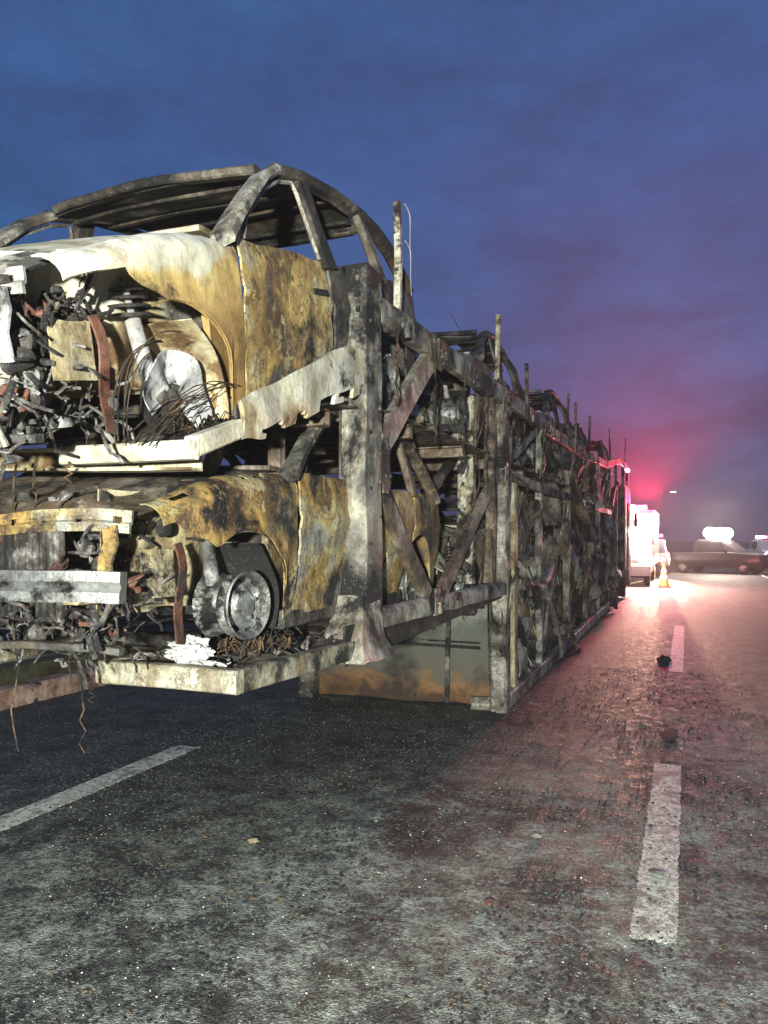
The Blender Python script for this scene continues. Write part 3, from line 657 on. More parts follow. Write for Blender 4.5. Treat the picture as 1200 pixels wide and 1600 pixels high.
ch = dict(wing=M['brown'], bonnet=M['speckled'], door=M['brown'], rear=M['brown'], roofm=M['dark'], apillar=M['dark'], inner=M['dark'], liner=M['black'], tie=M['dark'], warp=0.03, roofsag=0.10, holes=0.40, roofholes=0.45, ripple=0.012, sag=0.05)
proto = burnt_car('charred brown car on the upper deck, second from the tail', GRP, (-2.68, 6.0, 2.50), R(-1), ch, 3.0)
spots = [((-2.72, 9.9, 2.52), 1.0, -1.5, 'charred shell on the upper deck, third from the tail'),
         ((-2.70, 13.7, 2.58), 0.5, 1.5, 'charred shell on the upper deck, fourth from the tail'),
         ((-2.74, 17.5, 2.66), 1.5, -1.0, 'charred shell at the front end of the upper deck above the cab'),
         ((-2.70, 6.2, 1.02), -9.0, 1.0, 'charred car on the lower deck between the bulkhead and the yellow car'),
         ((-2.74, 10.2, 0.42), -1.0, -2.0, 'charred car low in the trailer well behind the thin side stake'),
         ((-2.70, 14.0, 0.42), 0.5, 1.0, 'charred car in the lower well nearest the red lit cab')]
for p, tl, yw, lb in spots:
    c = copy_tree(proto); c.location = p; c.rotation_euler = (R(tl), 0, R(yw)); c['label'] = lb

# ================================================================== the carrier trailer
TX, TL = -1.65, -3.95
tr = thing('car_carrier', 'fire gutted two deck car carrier trailer standing on the sooty road', 'car carrier', (-2.8, 10, 0))
TO = V((-2.8, 10, 0))
def tp(name, mb, mat, parent=None, sharp=38): return mb.build(name, mat, parent or tr, TO, sharp)
def tb(name, p0, p1, w, h, mat, kind='box', seg=10, amp=0.008, seed=0, up=(0, 0, 1), bow=0, parent=None):
    return tp(name, MB().beam(p0, p1, w, h, up, seg, 0.10, kind, bow, amp, 1.6, seed), mat, parent)

# lower tail runways
for (xa, xb) in ((-2.35, TX), (TL, -3.25)):
    near = xb == TX
    rn = tp('runway', MB().sheet(lambda u, v: (xa+0.05+(xb-xa-0.1)*u, 2.66+4.8*v, 1.165), 14, 80, 0.012).warp(0.008, 5, 1), M['brown'])
    tb('runway_end', (xa, 2.63, 1.138), (xb, 2.63, 1.138), 0.06, 0.095, M['edge_dirty'], seg=10, amp=0.006, parent=rn)
    tb('runway_edge', (xb-0.03, 2.665, 1.138), (xb-0.03, 3.78, 1.112), 0.058, 0.098, M['edge_dirty'], seg=10, amp=0.006, seed=2, parent=rn)
    tb('runway_lip', (xa+0.03, 2.665, 1.14), (xa+0.03, 7.4, 1.14), 0.05, 0.09, M['brown'], seg=16, amp=0.006, seed=3, parent=rn)
# side beam of the lower deck: rounded top flange over a black web
for x, sd in ((TX, 1), (TL, -1)):
    def flange(u, v):
        y = 3.88+3.62*v; a = -0.35+2.4*u
        wid = 0.055+0.05*v*v
        return V((x-sd*0.05+sd*0.055*cos(a), y, 1.245+0.065*sin(a)-(0.09+0.10*v)*max(0, 0.3-u)))
    bm = tp('side_beam', MB().sheet(lambda u, v: flange(u if sd < 0 else u, v if sd < 0 else 1-v), 12, 40, 0.012).warp(0.012, 2.2, 4), M['frame'])
    MBw = MB().sheet(lambda u, v: (x-sd*0.03, 3.70+3.72*(v if sd < 0 else 1-v), (1.035+0.11*(v if sd < 0 else 1-v))+(1.245-1.035-0.11*(v if sd < 0 else 1-v))*u), 6, 30, 0.014).warp(0.006, 3, 2)
    tp('web', MBw, M['black'], bm)
# tail posts with flared feet
for x, sd in ((TX, 1), (TL, -1)):
    ps = tp('post', MB().sweep([(x-sd*0.075, 4.04, 1.16+i*0.174+0.0) for i in range(13)], [(-0.075, -0.115), (0.075, -0.115), (0.075, -0.03), (0.062, -0.012), (0.062, 0.012), (0.075, 0.03), (0.075, 0.115), (0.03, 0.115), (0.03, -0.06), (-0.05, -0.06), (-0.05, 0.115), (-0.075, 0.115)], up=(0, 1, 0)).warp(0.012, 2.0, 5).warp(.004, 9, 5), M['post'])
    def foot(u, v):
        a = 2*pi*u; k = 1+1.0*(1-v)**2.2
        return V((x-sd*0.09+0.085*k*max(-1, min(1, 1.5*cos(a))), 4.0+0.125*k*max(-1, min(1, 1.5*sin(a)))-0.05*(1-v), 1.05+0.34*v))
    tp('post_foot', MB().sheet(foot, 32, 12, 0.01).warp(0.022, 5, 6), M['frame'], ps)
    for k in range(7):
        MBk = MB().box((x-sd*0.05, 3.917, 3.16-0.085*k), (0.018+0.012*(k % 2), 0.018, 0.03))
        tp('latch_tooth', MBk.warp(0.004, 9, k), M['dark'], ps)
    tp('weld_seam', MB().beam((x-sd*0.155, 3.918, 1.3), (x-sd*0.155, 3.916, 3.2), 0.014, 0.014, seg=14, amp=0.006, seed=8), M['dark'], ps)
# upper tail runways, folded up towards the post
def udeck(y):
    pts = [(2.3, 2.03), (2.62, 2.14), (3.5, 2.40), (4.4, 2.50), (7.2, 2.52), (12, 2.54), (16, 2.60), (20.5, 2.72), (24.8, 3.62)]
    for (a, za), (b, zb) in zip(pts, pts[1:]):
        if y <= b: return za+(zb-za)*max(0, (y-a)/(b-a))
    return pts[-1][1]
for (xa, xb) in ((-2.25, TX), (TL, -3.30)):
    rn = tp('upper_runway', MB().sheet(lambda u, v: (xa+0.05+(xb-xa-0.1)*u, 2.34+18.2*v, udeck(2.34+18.2*v)-0.0), 12, 200, 0.014).warp(0.012, 3, 7), M['brown'])
    tb('runway_end', (xa-0.0, 2.32, 2.035), (xb, 2.32, 2.028), 0.06, 0.07, M['edge'], seg=10, amp=0.008, seed=3, parent=rn)
    tp('runway_edge', MB().sweep([(xb-0.03, 2.355+0.03*i, udeck(2.355+0.03*i)-0.0) for i in range(11)], prof(0.058, 0.075)).warp(0.006, 4, 2), M['edge'], rn)
    # guard plate from the fold to the post
    def gp_(u, v):
        y = 2.66+1.28*v; top = 2.26+0.395*(y-2.66)/0.86; bot = 2.08+0.30*(y-2.66)/0.86+0.025*sin(y*17)*max(0, 1-(y-2.66)/0.3)
        return V((xb-0.005-0.05*abs(u-.5)**2, y, bot+(min(top, 2.75)-bot)*u))
    tp('guard_plate', MB().sheet(lambda u, v: gp_(u, 1-v), 10, 36, 0.02, lambda p, u, v: not (u < 0.12 and noise.noise(p*8) > 0.1)).warp(0.014, 4, 8), M['edge'], rn)
# cross beams of the decks
for i, y in enumerate((2.45, 3.6, 4.9, 6.2, 7.4, 8.7, 10, 11.3, 12.6, 13.9, 15.2, 16.5, 17.8, 19.1, 20.4)):
    tb('crossmember', (TX-0.09, y, udeck(y)-0.07), (TL+0.09, y, udeck(y)-0.07+(0.05 if i == 0 else 0)), 0.09, 0.09, M['edge'] if i == 0 else M['brown'], 'C', 10, 0.012, i)
for i, y in enumerate((3.9, 5.4, 6.6)):
    tb('crossmember', (TX-0.09, y, 1.09), (TL+0.09, y, 1.09), 0.10, 0.10, M['dark'], 'C', 10, 0.01, i)
# top chords
def chord(y):
    pts = [(4.15, 3.05), (7.3, 3.12), (10.6, 3.15), (14, 3.22), (18, 3.42), (21.5, 3.86), (24.9, 3.88)]
    for (a, za), (b, zb) in zip(pts, pts[1:]):
        if y <= b: return za+(zb-za)*max(0, (y-a)/(b-a))
    return pts[-1][1]
for x, sd in ((TX, 1), (TL, -1)):
    tp('top_chord', MB().sweep([(x-sd*0.04+0.006*sin(y_*.9), y_, chord(y_)+0.006*sin(y_*1.7)) for y_ in [4.17+0.29*i for i in range(72)]], prof(0.08, 0.155, 0.1)).warp(0.010, 1.2, 9).warp(0.004, 7, 9), M['frame'])
    tp('mid_chord', MB().sweep([(x-sd*0.04, y_, 2.36+0.008*sin(y_*1.1)) for y_ in [7.5+0.4*i for i in range(30)]], prof(0.06, 0.11)).warp(0.015, 1.1, 10).warp(0.005, 6, 10), M['brown'])
    tp('ground_rail', MB().sweep([(x-sd*0.05, y_, 0.085+0.012*(y_-7.5)) for y_ in [7.46+0.4*i for i in range(28)]], prof(0.10, 0.15)).warp(0.016, 1.8, 11), M['frame'])
    # K brace of the tail bay
    tb('brace', (x-sd*0.06, 4.17, 2.20), (x-sd*0.06, 5.22, 3.0), 0.05, 0.17, M['frame'], 'C', 8, 0.006, 1)
    tb('brace', (x-sd*0.075, 4.17, 2.10), (x-sd*0.075, 5.22, 1.30), 0.05, 0.15, M['brown'], 'box', 8, 0.008, 2)
    tb('brace', (x-sd*0.06, 5.5, 1.32), (x-sd*0.06, 7.3, 2.35), 0.05, 0.14, M['brown'], 'box', 8, 0.014, 3)
    # rear support post and following posts
    tp('post', MB().sweep([(x-sd*0.085+0.01*sin(i), 7.56, i*0.165) for i in range(20)], prof(0.17, 0.20, 0.15), up=(0, 1, 0)).warp(0.02, 1.8, 12), M['frame'])
    tp('post', MB().sweep([(x-sd*0.085, 7.13+0.05*sin(i*.5), 1.28+i*0.168) for i in range(12)], prof(0.10, 0.13, 0.15), up=(0, 1, 0)).warp(0.03, 1.8, 13), M['brown'])
    tb('post', (x-sd*0.05, 8.07, 0.15), (x-sd*0.05, 8.05, 2.32), 0.05, 0.15, M['tan'], 'box', 8, 0.006, 3, (0, 1, 0))
    for k, (y, z0, z1, w) in enumerate(((9.6, .1, 3.1, .11), (11.85, .2, 2.45, .10), (12.1, .2, 3.2, .12), (14.3, .2, 3.25, .10), (16.4, .2, 3.3, .12), (18.6, .3, 3.5, .10), (20.8, .8, 3.8, .10), (23.0, 3.3, 3.9, .09), (24.85, 3.2, 3.9, .09))):
        tb('post', (x-sd*0.06, y+0.06*sin(k*2), z0), (x-sd*0.06, y, z1), 0.08, w, M['brown'] if k % 2 else M['frame'], 'C' if k % 2 else 'box', 8, 0.02, k, (0, 1, 0))
    for k, (ya, za, yb, zb) in enumerate(((7.7, 2.5, 9.5, 3.08), (12.2, 2.45, 14.2, 3.15), (16.5, 2.5, 18.5, 3.3), (9.7, 0.3, 11.8, 2.3))):
        tb('brace', (x-sd*0.055, ya, za), (x-sd*0.055, yb, zb), 0.045, 0.09, M['brown'] if k % 3 else M['frame'], 'L', 8, 0.02, k+4)
    # stakes along the top
    for k, (y, z1) in enumerate(((4.55, 3.84), (7.30, 3.88), (8.76, 3.74), (12.0, 3.95), (12.97, 3.97), (14.81, 4.04), (19.07, 4.38), (23.69, 4.72))):
        r_ = 0.022 if k < 2 else 0.020
        tb('stake', (x-sd*0.05, y, chord(y)+0.05), (x-sd*(0.05-0.02*sin(k*3)), y+0.03*sin(k), z1), r_*2, r_*2, M['speckled'] if k < 2 else M['brown'], 'box', 10, 0.012, k, (0, 1, 0))
    for k, (y, z, a_, b_) in enumerate(((5.22, 3.02, .34, .20), (5.2, 1.28, .36, .18), (7.5, 3.05, .34, .30), (7.55, 2.36, .30, .22), (4.2, 2.15, .16, .34), (9.6, 3.05, .3, .24), (12.0, 2.42, .34, .22), (14.3, 3.15, .3, .24))):
        gs_ = tp('gusset', MB().sheet(lambda u, v: (x-sd*0.004+sd*0.012, y+a_*((u if sd > 0 else 1-u)-.5), z+b_*(v-.5)), 8, 6, 0.010, lambda p, u, v: abs(u-.44)+abs(v-.42) < .72).warp(.008, 5, k), M['frame'] if k % 2 else M['brown'])
        bt = MB()
        for q in range(4): bt.lathe([(.013, -.002*sd), (.013, .012*sd), (.001, .014*sd)], (x+sd*0.012, y+a_*(-.3+.2*q), z+b_*.2*(-1)**q), 'x', 6)
        tp('bolt', bt, M['dark'], gs_)['kind'] = 'stuff'
    rq = random.Random(77)
    for k in range(26):
        y = rq.uniform(4.3, 16); zb = chord(y) if k % 3 else 1.27
        if zb < 2 and y > 7.3: zb = chord(y)
        cl = MB().box((x+sd*0.008, y, zb), (0.02, rq.uniform(.04, .14), rq.uniform(.05, .19)), (0, 0, 0)).box((x+sd*0.025, y+.01, zb-.04), (.03, .03, rq.uniform(.03, .10)), (rq.uniform(-.5, .5), 0, 0)).warp(.006, 9, k)
        tp('clamp', cl, M['dark'] if k % 2 else M['brown'])
    for k in range(22):
        z = 1.45+.078*k
        if k % 2: tp('bolt', MB().lathe([(.012, 0), (.012, .010*sd), (.001, .012*sd)], (x+sd*0.001, 4.04+(.07 if k % 4 == 1 else -.07), z), 'x', 6), M['dark'])
    for k in range(4):
        y = 4.35+.75*k
        tp('chain', MB().tube([(x+sd*.02+.01*sin(i*2.1), y+.02*sin(i*.8), 3.02-.045*i*(1+.3*k)) for i in range(12)], .010, 5), M['wire'])
# burnt strap wires hanging off the first stakes
for a, b in (((-1.66, 4.57, 3.83), 0.33), ((-1.66, 4.58, 3.60), 0.26)):
    pts = [V(a)+V((0.0, 0.20*t_-0.06*t_*t_+0.03*sin(t_*5), -0.02*t_-(b*t_**2.4))) for t_ in [i/14*1.05 for i in range(15)]]
    tp('wire', MB().tube(pts, 0.0045, 5, 0.0015), M['white_wire'])
pts = [V((-1.66, 5.6+1.7*t_, 3.42-0.32*t_-0.12*t_*(1-t_))) for t_ in [i/16 for i in range(17)]]
tp('wire', MB().tube(pts, 0.0025, 5), M['wire'])
# bulkhead below the tail deck
bk = tp('bulkhead', MB().sheet(lambda u, v: (TL+0.05+2.02*u, 7.64+0.012*sin(u*8), 0.02+1.08*v), 60, 34, 0.02).warp(0.030, 1.6, 14).warp(.010, 6, 14), M['bulk'])
tp('ridge', MB().beam((-1.95, 7.615, 0.61), (TL+0.3, 7.615, 0.63), 0.025, 0.03, seg=12, amp=0.004), M['black'], bk)
tp('ridge', MB().beam((-1.95, 7.61, 0.66), (TL+0.3, 7.61, 0.68), 0.02, 0.018, seg=12, amp=0.004), M['dark'], bk)
tp('upright', MB().beam((-2.30, 7.60, 0.03), (-2.28, 7.60, 1.10), 0.05, 0.035, (0, 1, 0), 8, amp=0.006), M['dark'], bk)
tp('kick_plate', MB().sheet(lambda u, v: (-2.02+0.33*u, 7.50+0.03*sin(v*5), 0.02+0.12*v), 6, 5, 0.02).warp(0.01, 4), M['frame'], bk)
# inner flaking columns and deck frame seen in the tail bay
tb('inner_column', (-1.93, 7.0, 1.30), (-1.92, 7.02, 3.05), 0.15, 0.15, M['speckled'], 'box', 12, 0.012, 2, (0, 1, 0))
tb('inner_rail', (-1.99, 7.16, 2.98), (-3.0, 7.0, 2.86), 0.07, 0.10, M['speckled'], 'C', 10, 0.012, 4)
tb('inner_rail', (-2.0, 7.14, 2.66), (-3.4, 6.95, 2.62), 0.08, 0.09, M['speckled'], 'I', 10, 0.02, 5)
tb('inner_rail', (-1.95, 4.3, 2.66), (-1.97, 7.1, 2.75), 0.06, 0.10, M['speckled'], 'C', 12, 0.02, 6)
for k in range(5):
    tb('crossmember', (-1.85, 4.5+0.5*k, 2.62), (-3.8, 4.55+0.5*k, 2.60), 0.05, 0.05, M['dark'] if k % 2 else M['brown'], 'L', 10, 0.02, k+30)
tp('bracket_plate', MB().sheet(lambda u, v: (-1.66+0.02*u-0.25*(1-v), 7.45+1.15*u, 2.31+0.10*(1-u)*v), 12, 5, 0.012).warp(0.015, 4, 2), M['brown'])
tb('ram', (-2.15, 5.0, 1.25), (-2.05, 6.9, 2.45), 0.07, 0.07, M['dark'], 'box', 8, 0.0)
tb('ram', (-3.5, 5.0, 1.25), (-3.5, 6.9, 2.45), 0.07, 0.07, M['dark'], 'box', 8, 0.0)
# props seen under the upper tail runway
for p0, p1, w in (((-2.20, 2.7, 1.93), (-2.55, 2.45, 1.78), 0.035), ((-2.0, 3.0, 2.12), (-2.12, 2.95, 1.80), 0.06), ((-1.95, 3.45, 2.32), (-1.95, 3.45, 2.02), 0.07), ((-3.5, 2.8, 2.0), (-3.4, 2.9, 1.2), 0.05)):
    tb('prop', p0, p1, w, w, M['brown'], 'box', 4, 0.006, 1, (0, 1, 0))
# wires and drips hanging off the tail
r = random.Random(5)
for (x, y, z, ln) in ((-2.46, 2.28, 2.02, 1.15), (-2.36, 2.28, 1.99, .30), (-2.19, 2.28, 2.0, .12), (-2.42, 2.6, 1.12, .34), (-2.37, 2.6, 1.12, .12)):
    pts = [V((x+0.010*sin(i*1.7+x*9), y+0.01*cos(i*1.3), z-ln*i/14)) for i in range(15)]
    tp('wire', MB().tube(pts, 0.005, 5, 0.003), M['wire'])
# axles and burnt-out wheels of the trailer under the well
for y in (8.6, 9.9, 11.2):
    for x in (-1.98, -3.62):
        w = tp('wheel', MB().lathe([(0.30, -0.14), (0.27, -0.12), (0.25, 0.0), (0.27, 0.12), (0.30, 0.14), (0.24, 0.12), (0.12, 0.05), (0.001, 0.05)], (x, y, 0.31), 'x', 28), M['dark'])
    tb('axle', (-1.9, y, 0.31), (-3.7, y, 0.31), 0.12, 0.12, M['dark'], seg=2, amp=0)
# torn panels and heaped remains along the well
def scrap_panel(name, c, sx, sy, mat, rot, seed, th=0.008):
    m = Matrix.Translation(V(c)) @ Matrix.Rotation(rot[2], 4, 'Z') @ Matrix.Rotation(rot[1], 4, 'Y') @ Matrix.Rotation(rot[0], 4, 'X')
    mb = MB().sheet(lambda u, v: m @ V((sx*(u-.5), sy*(v-.5), 0.05*sin(u*6+seed)*sin(v*5))), 18, 18, th, lambda p, u, v: noise.noise(p*5+V((seed, 0, 0))) < 0.30+0.25*min(u, v, 1-u, 1-v)*4).warp(0.04, 3.5, seed)
    return tp(name, mb, mat)
r = random.Random(21)
for k in range(26):
    y = 7.9+10.5*r.random(); mt = r.choice([M['brown'], M['brown'], M['speckled'], M['tan'], M['dark']])
    scrap_panel('torn_panel', (-1.78-0.55*r.random(), y, r.choice([r.uniform(.25, 1.6), r.uniform(2.3, 3.0)])), r.uniform(.3, .8), r.uniform(.3, 1.0), mt, (r.uniform(-.4, .4), pi/2+r.uniform(-.5, .5), r.uniform(-.4, .4)), k+2.0)
for k in range(46):
    y = 7.8+12.5*r.random(); mt = r.choice([M['brown'], M['brown'], M['frame'], M['tan'], M['dark']])
    scrap_panel('torn_panel', (-1.70-0.16*r.random(), y, r.uniform(.3, 3.1)), r.uniform(.4, 1.3), r.uniform(.3, 1.1), mt, (r.uniform(-.5, .5), pi/2+r.uniform(-.35, .35), r.uniform(-.3, .3)), k+50.0)
for k in range(12):
    y = 7.7+12*r.random(); z = r.uniform(.3, 3.0); ln = r.uniform(.6, 2.0); a = r.uniform(-1.5, 1.5)
    p0 = V((-1.66-.2*r.random(), y, z)); p1 = p0+V((r.uniform(-.12, .05), ln*cos(a), ln*sin(a))); p1.z = max(.1, min(3.3, p1.z))
    tb('bent_strut', p0, p1, r.uniform(.03, .07), r.uniform(.04, .11), r.choice([M['brown'], M['frame'], M['dark']]), r.choice(['box', 'L', 'C']), 10, 0.05, k, bow=r.uniform(-.15, .2))
for k in range(9):
    y = 4.6+13*r.random(); z = r.uniform(1.5, 3.1); ln = r.uniform(.3, 1.2); w_ = r.uniform(-.4, .8)
    tp('cable', MB().tube([(-1.70+.03*sin(i+k), y+w_*i/12, z-ln*(1-(1-2*i/12)**2 if k % 2 else i/12)) for i in range(13)], .009, 5), M['wire'])
scrap_panel('torn_panel', (-1.72, 8.75, 0.52), 0.62, 0.70, M['frame'], (0, pi/2, 0), 4.4)
scrap_panel('torn_panel', (-2.0, 6.3, 1.55), 0.55, 0.9, M['speckled'], (0.1, 0.5, 0.3), 5.1)
tp('fallen_arm', MB().tube([(-1.7, 8.2, 1.45), (-1.62, 8.5, 1.22), (-1.6, 9.1, 1.16), (-1.62, 9.7, 1.25), (-1.66, 10.3, 1.42)], 0.045, 8).warp(0.02, 3), M['frame'])
hp = junk(MB(), 420, (-3.6, 7.8, 0.05), (-1.8, 18.0, 0.5), 0.05, 0.22, 17)
tp('burnt_remains', hp, M['dark'])['kind'] = 'stuff'
hp = junk(MB(), 160, (-3.4, 4.6, 1.18), (-1.75, 7.4, 1.30), 0.03, 0.10, 18)
tp('burnt_remains', hp, M['black'])['kind'] = 'stuff'
hp = junk(MB(), 220, (-2.32, 2.75, 1.165), (-1.72, 3.9, 1.20), 0.012, 0.05, 19)
tp('burnt_remains', hp, M['engine'])['kind'] = 'stuff'
hp = junk(MB(), 200, (-3.7, 4.4, 2.56), (-1.8, 19.0, 2.72), 0.03, 0.14, 20)
tp('burnt_remains', hp, M['dark'])['kind'] = 'stuff'

# crumpled white foil lying on the runway
fm = MB(); rr_ = random.Random(9)
def blob(u, v):
    a = 2*pi*u; b = pi*v-pi/2
    d = V((cos(a)*cos(b), sin(a)*cos(b), sin(b))); k = 1+0.42*noise.noise(d*2.3+V((3, 0, 0)))-0.35*abs(noise.noise(d*4.5))+0.22*noise.noise(d*12)
    k += 0.12*(noise.cell(d*4) if hasattr(noise, 'cell') else 0)
    return V((-1.97+0.105*d.x*k, 2.725+0.06*d.y*k, 1.225+0.065*d.z*k))
fm.sheet(blob, 44, 26, 0.002)
fm.sheet(lambda u, v: (-1.93+0.17*u+0.02*sin(v*7), 2.685+0.05*v-0.02*u, 1.185+0.012*sin(u*9+v*4)+0.01*u), 10, 5, 0.002)
tag(fm.build('foil', M['foil'], None, None, 12), 'crumpled white foil lying on the lower tail runway below the bare wheel', 'foil')

# ================================================================== tractor unit at the head of the carrier
tk = thing('truck_tractor', 'burnt truck cab under red light at the far end of the carrier', 'truck', (-2.8, 22, 0))
KO = V((-2.8, 22, 0))
def kp_(name, mb, mat, parent=None): return mb.build(name, mat, parent or tk, KO)
kp_('chassis', MB().beam((-2.4, 17.6, 0.75), (-2.4, 24.4, 0.75), 0.12, 0.26, seg=6, kind='C').beam((-3.2, 17.6, 0.75), (-3.2, 24.4, 0.75), 0.12, 0.26, seg=6, kind='C'), M['dark'])
cbp = [(22.4, 0.9), (22.4, 3.1), (22.6, 3.25), (24.3, 3.25), (24.55, 3.1), (24.72, 1.9), (24.75, 0.55), (24.3, 0.5), (23.9, 0.85)]
def cabside(x, sd):
    return MB().add([(x, y, z) for y, z in cbp], [tuple(range(len(cbp))) if sd < 0 else tuple(reversed(range(len(cbp))))]).add([(x-sd*0.03, y, z) for y, z in cbp], [tuple(range(len(cbp))) if sd > 0 else tuple(reversed(range(len(cbp))))])
for x, sd in ((-1.60, 1), (-4.0, -1)):
    sidep = kp_('cab_side', cabside(x, sd), M['brown'])
    kp_('door', MB().sheet(lambda u, v: (x+sd*0.012, 23.3+1.0*(u if sd < 0 else 1-u), 0.95+1.0*v), 8, 8, 0.02).warp(0.012, 3), M['dark'], sidep)
    kp_('side_window', MB().sheet(lambda u, v: (x+sd*0.014, 23.35+0.9*(u if sd < 0 else 1-u), 2.05+0.75*v), 6, 6, 0.02), M['black'], sidep)
    kp_('mirror', MB().box((x+sd*0.16, 24.5, 2.35), (0.08, 0.14, 0.42)).tube([(x, 24.4, 2.6), (x+sd*0.16, 24.5, 2.5)], 0.015, 6), M['black'])
    for y in (18.6, 19.9, 23.5):
        kp_('wheel', MB().lathe([(0.30, -0.14), (0.27, -0.12), (0.25, 0.0), (0.27, 0.12), (0.30, 0.14), (0.24, 0.12), (0.12, 0.05), (0.001, 0.05)], (x-sd*0.22, y, 0.32), 'x', 24), M['dark'])
    kp_('fuel_tank', MB().lathe([(0.001, 0), (0.28, 0), (0.30, 0.03), (0.30, 1.1), (0.28, 1.13), (0.001, 1.13)], (x-sd*0.35, 20.9, 0.75), 'y', 22), M['grey'])
kp_('cab_back', MB().sheet(lambda u, v: (-3.98+2.36*u, 22.41, 0.9+2.3*v), 8, 8, 0.02).warp(0.02, 2), M['dark'])
kp_('cab_roof', MB().sheet(lambda u, v: (-3.98+2.36*u, 22.45+2.0*v, 3.255-0.05*sin(pi*u)), 8, 8, 0.02).warp(0.03, 2), M['dark'])
kp_('cab_front', MB().sheet(lambda u, v: (-3.98+2.36*(1-u), 24.72-0.06*v, 0.55+1.35*v), 8, 8, 0.02).warp(0.02, 2), M['brown'])
kp_('windscreen_frame', MB().sheet(lambda u, v: (-3.98+2.36*(1-u), 24.66-0.13*v, 1.9+1.25*v), 16, 10, 0.03, lambda p, u, v: min(u, 1-u) < .08 or v < .08 or v > .88), M['dark'])
kp_('bumper', MB().box((-2.8, 24.78, 0.5), (2.36, 0.12, 0.35)), M['dark'])
tag(MB().box((0, 0, 0), (0.10, 0.50, 0.05)).box((0, 0, -0.04), (0.06, 0.54, 0.02)).build('white_strip', M['white_glow'], tr), None).location = V((-1.60, 23.35, 3.76))-TO  # small glowing white strip at the head of the upper deck

# ================================================================== vehicles beyond
def wheel4(o, xs, ys, r_, z=None):
    for x in xs:
        for y in ys:
            sgn = 1 if x > 0 else -1
            w = MB().lathe([(r_*.62, -.11*sgn), (r_*.97, -.10*sgn), (r_, -.06*sgn), (r_, .07*sgn), (r_*.96, .10*sgn), (r_*.62, .105*sgn)], (x, y, r_), 'x', 24).build('wheel', M['rubber'], o)
            MB().lathe([(r_*.62, -.08*sgn), (r_*.60, .09*sgn), (r_*.5, .06*sgn), (r_*.2, .09*sgn), (.001, .09*sgn)], (x, y, r_), 'x', 20).build('rim', M['rim'], w)
def loft(sections):
    """closed body from (y, [(x, z)...]) half sections mirrored"""
    mb = MB(); k = len(sections[0][1])*2; vs = []
    for y, hs_ in sections:
        vs += [(x, y, z) for x, z in hs_] + [(-x, y, z) for x, z in reversed(hs_)]
    fs = []
    for i in range(len(sections)-1):
        for j in range(k): fs.append((i*k+j, (i+1)*k+j, (i+1)*k+(j+1) % k, i*k+(j+1) % k))
    fs.append(tuple(range(k))); fs.append(tuple(reversed([(len(sections)-1)*k+j for j in range(k)])))
    return mb.add(vs, fs)
def patrol_pickup(label, loc, rz, paint, group=None):
    o = thing('patrol_pickup', label, 'pickup', loc, (0, 0, rz))
    # local: nose at -y
    sec = lambda w, zb, zt: [(w-.08, zb), (w, zb+.12), (w+.02, (zb+zt)/2), (w-.03, zt-.03), (w-.12, zt)]
    loft([(-2.55, sec(.74, .45, .85)), (-2.45, sec(.82, .38, .98)), (-1.3, sec(.90, .34, 1.10)), (-1.1, sec(.90, .34, 1.12)), (1.0, sec(.90, .34, 1.10)), (2.55, sec(.89, .42, 1.08)), (2.62, sec(.86, .46, 1.04))]).build('body', paint, o)
    cab = loft([(-1.30, [(.80, 1.09), (.76, 1.12), (.72, 1.13)]), (-.45, [(.82, 1.09), (.70, 1.70), (.60, 1.76)]), (.75, [(.82, 1.09), (.70, 1.72), (.60, 1.78)]), (1.0, [(.80, 1.08), (.72, 1.55), (.62, 1.60)])]).build('cabin', paint, o)
    MB().sheet(lambda u, v: ((-.68+1.36*u)*(1-.08*v), -1.20+.70*v-.01, 1.17+.52*v), 6, 6, .01).build('windscreen', M['glass'], cab)
    for sd in (1, -1):
        MB().sheet(lambda u, v: (sd*(.815-.10*v), (-.75+1.5*(u if sd > 0 else 1-u))+.22*v*(1-u if sd > 0 else u), 1.17+.46*v), 6, 4, .01).build('side_window', M['glass'], cab)
        MB().box((sd*.98, -.85, 1.14), (.16, .08, .14)).build('mirror', M['blackp'], o)
    MB().box((0, -2.56, .62), (1.1, .06, .22)).build('grille', M['blackp'], o)
    MB().sweep([(x, -2.60+.08*(x/.85)**2, .45) for x in (-.85, -.5, 0, .5, .85)], prof(.1, .16)).build('bumper', M['blackp'], o)
    wheel4(o, (-.78, .78), (-1.65, 1.55), .38)
    return o
def headlamps(o, mat, z=.78, y=-2.52, xs=(-.64, .64), r_=.12):
    for x in xs: MB().lathe([(.001, -.03), (r_*.7, -.025), (r_, 0), (r_, .06)], (x, y, z), 'y', 18).build('headlight', mat, o)
def light_bar(o, z, y, mats, w=1.2, h=.16):
    b = MB().box((0, y, z-.06), (w, .26, .05)).box((-w*.35, y, z-.11), (.05, .2, .08)).box((w*.35, y, z-.11), (.05, .2, .08)).build('light_bar', M['blackp'], o)
    n = len(mats)
    for i, m in enumerate(mats): MB().beam((-w/2+w*(i+.04)/n, y, z+h/2-.035), (-w/2+w*(i+.96)/n, y, z+h/2-.035), .24, h, seg=1, ch=.2).build('beacon', m, b)
pk = patrol_pickup('patrol pickup with blazing headlights and red beacons ahead of the truck', (-1.72, 41.4, 0), R(0), M['paint_w'])
headlamps(pk, M['head'])
light_bar(pk, 1.92, .1, [M['redl'], M['redl'], M['flash'], M['redl']])

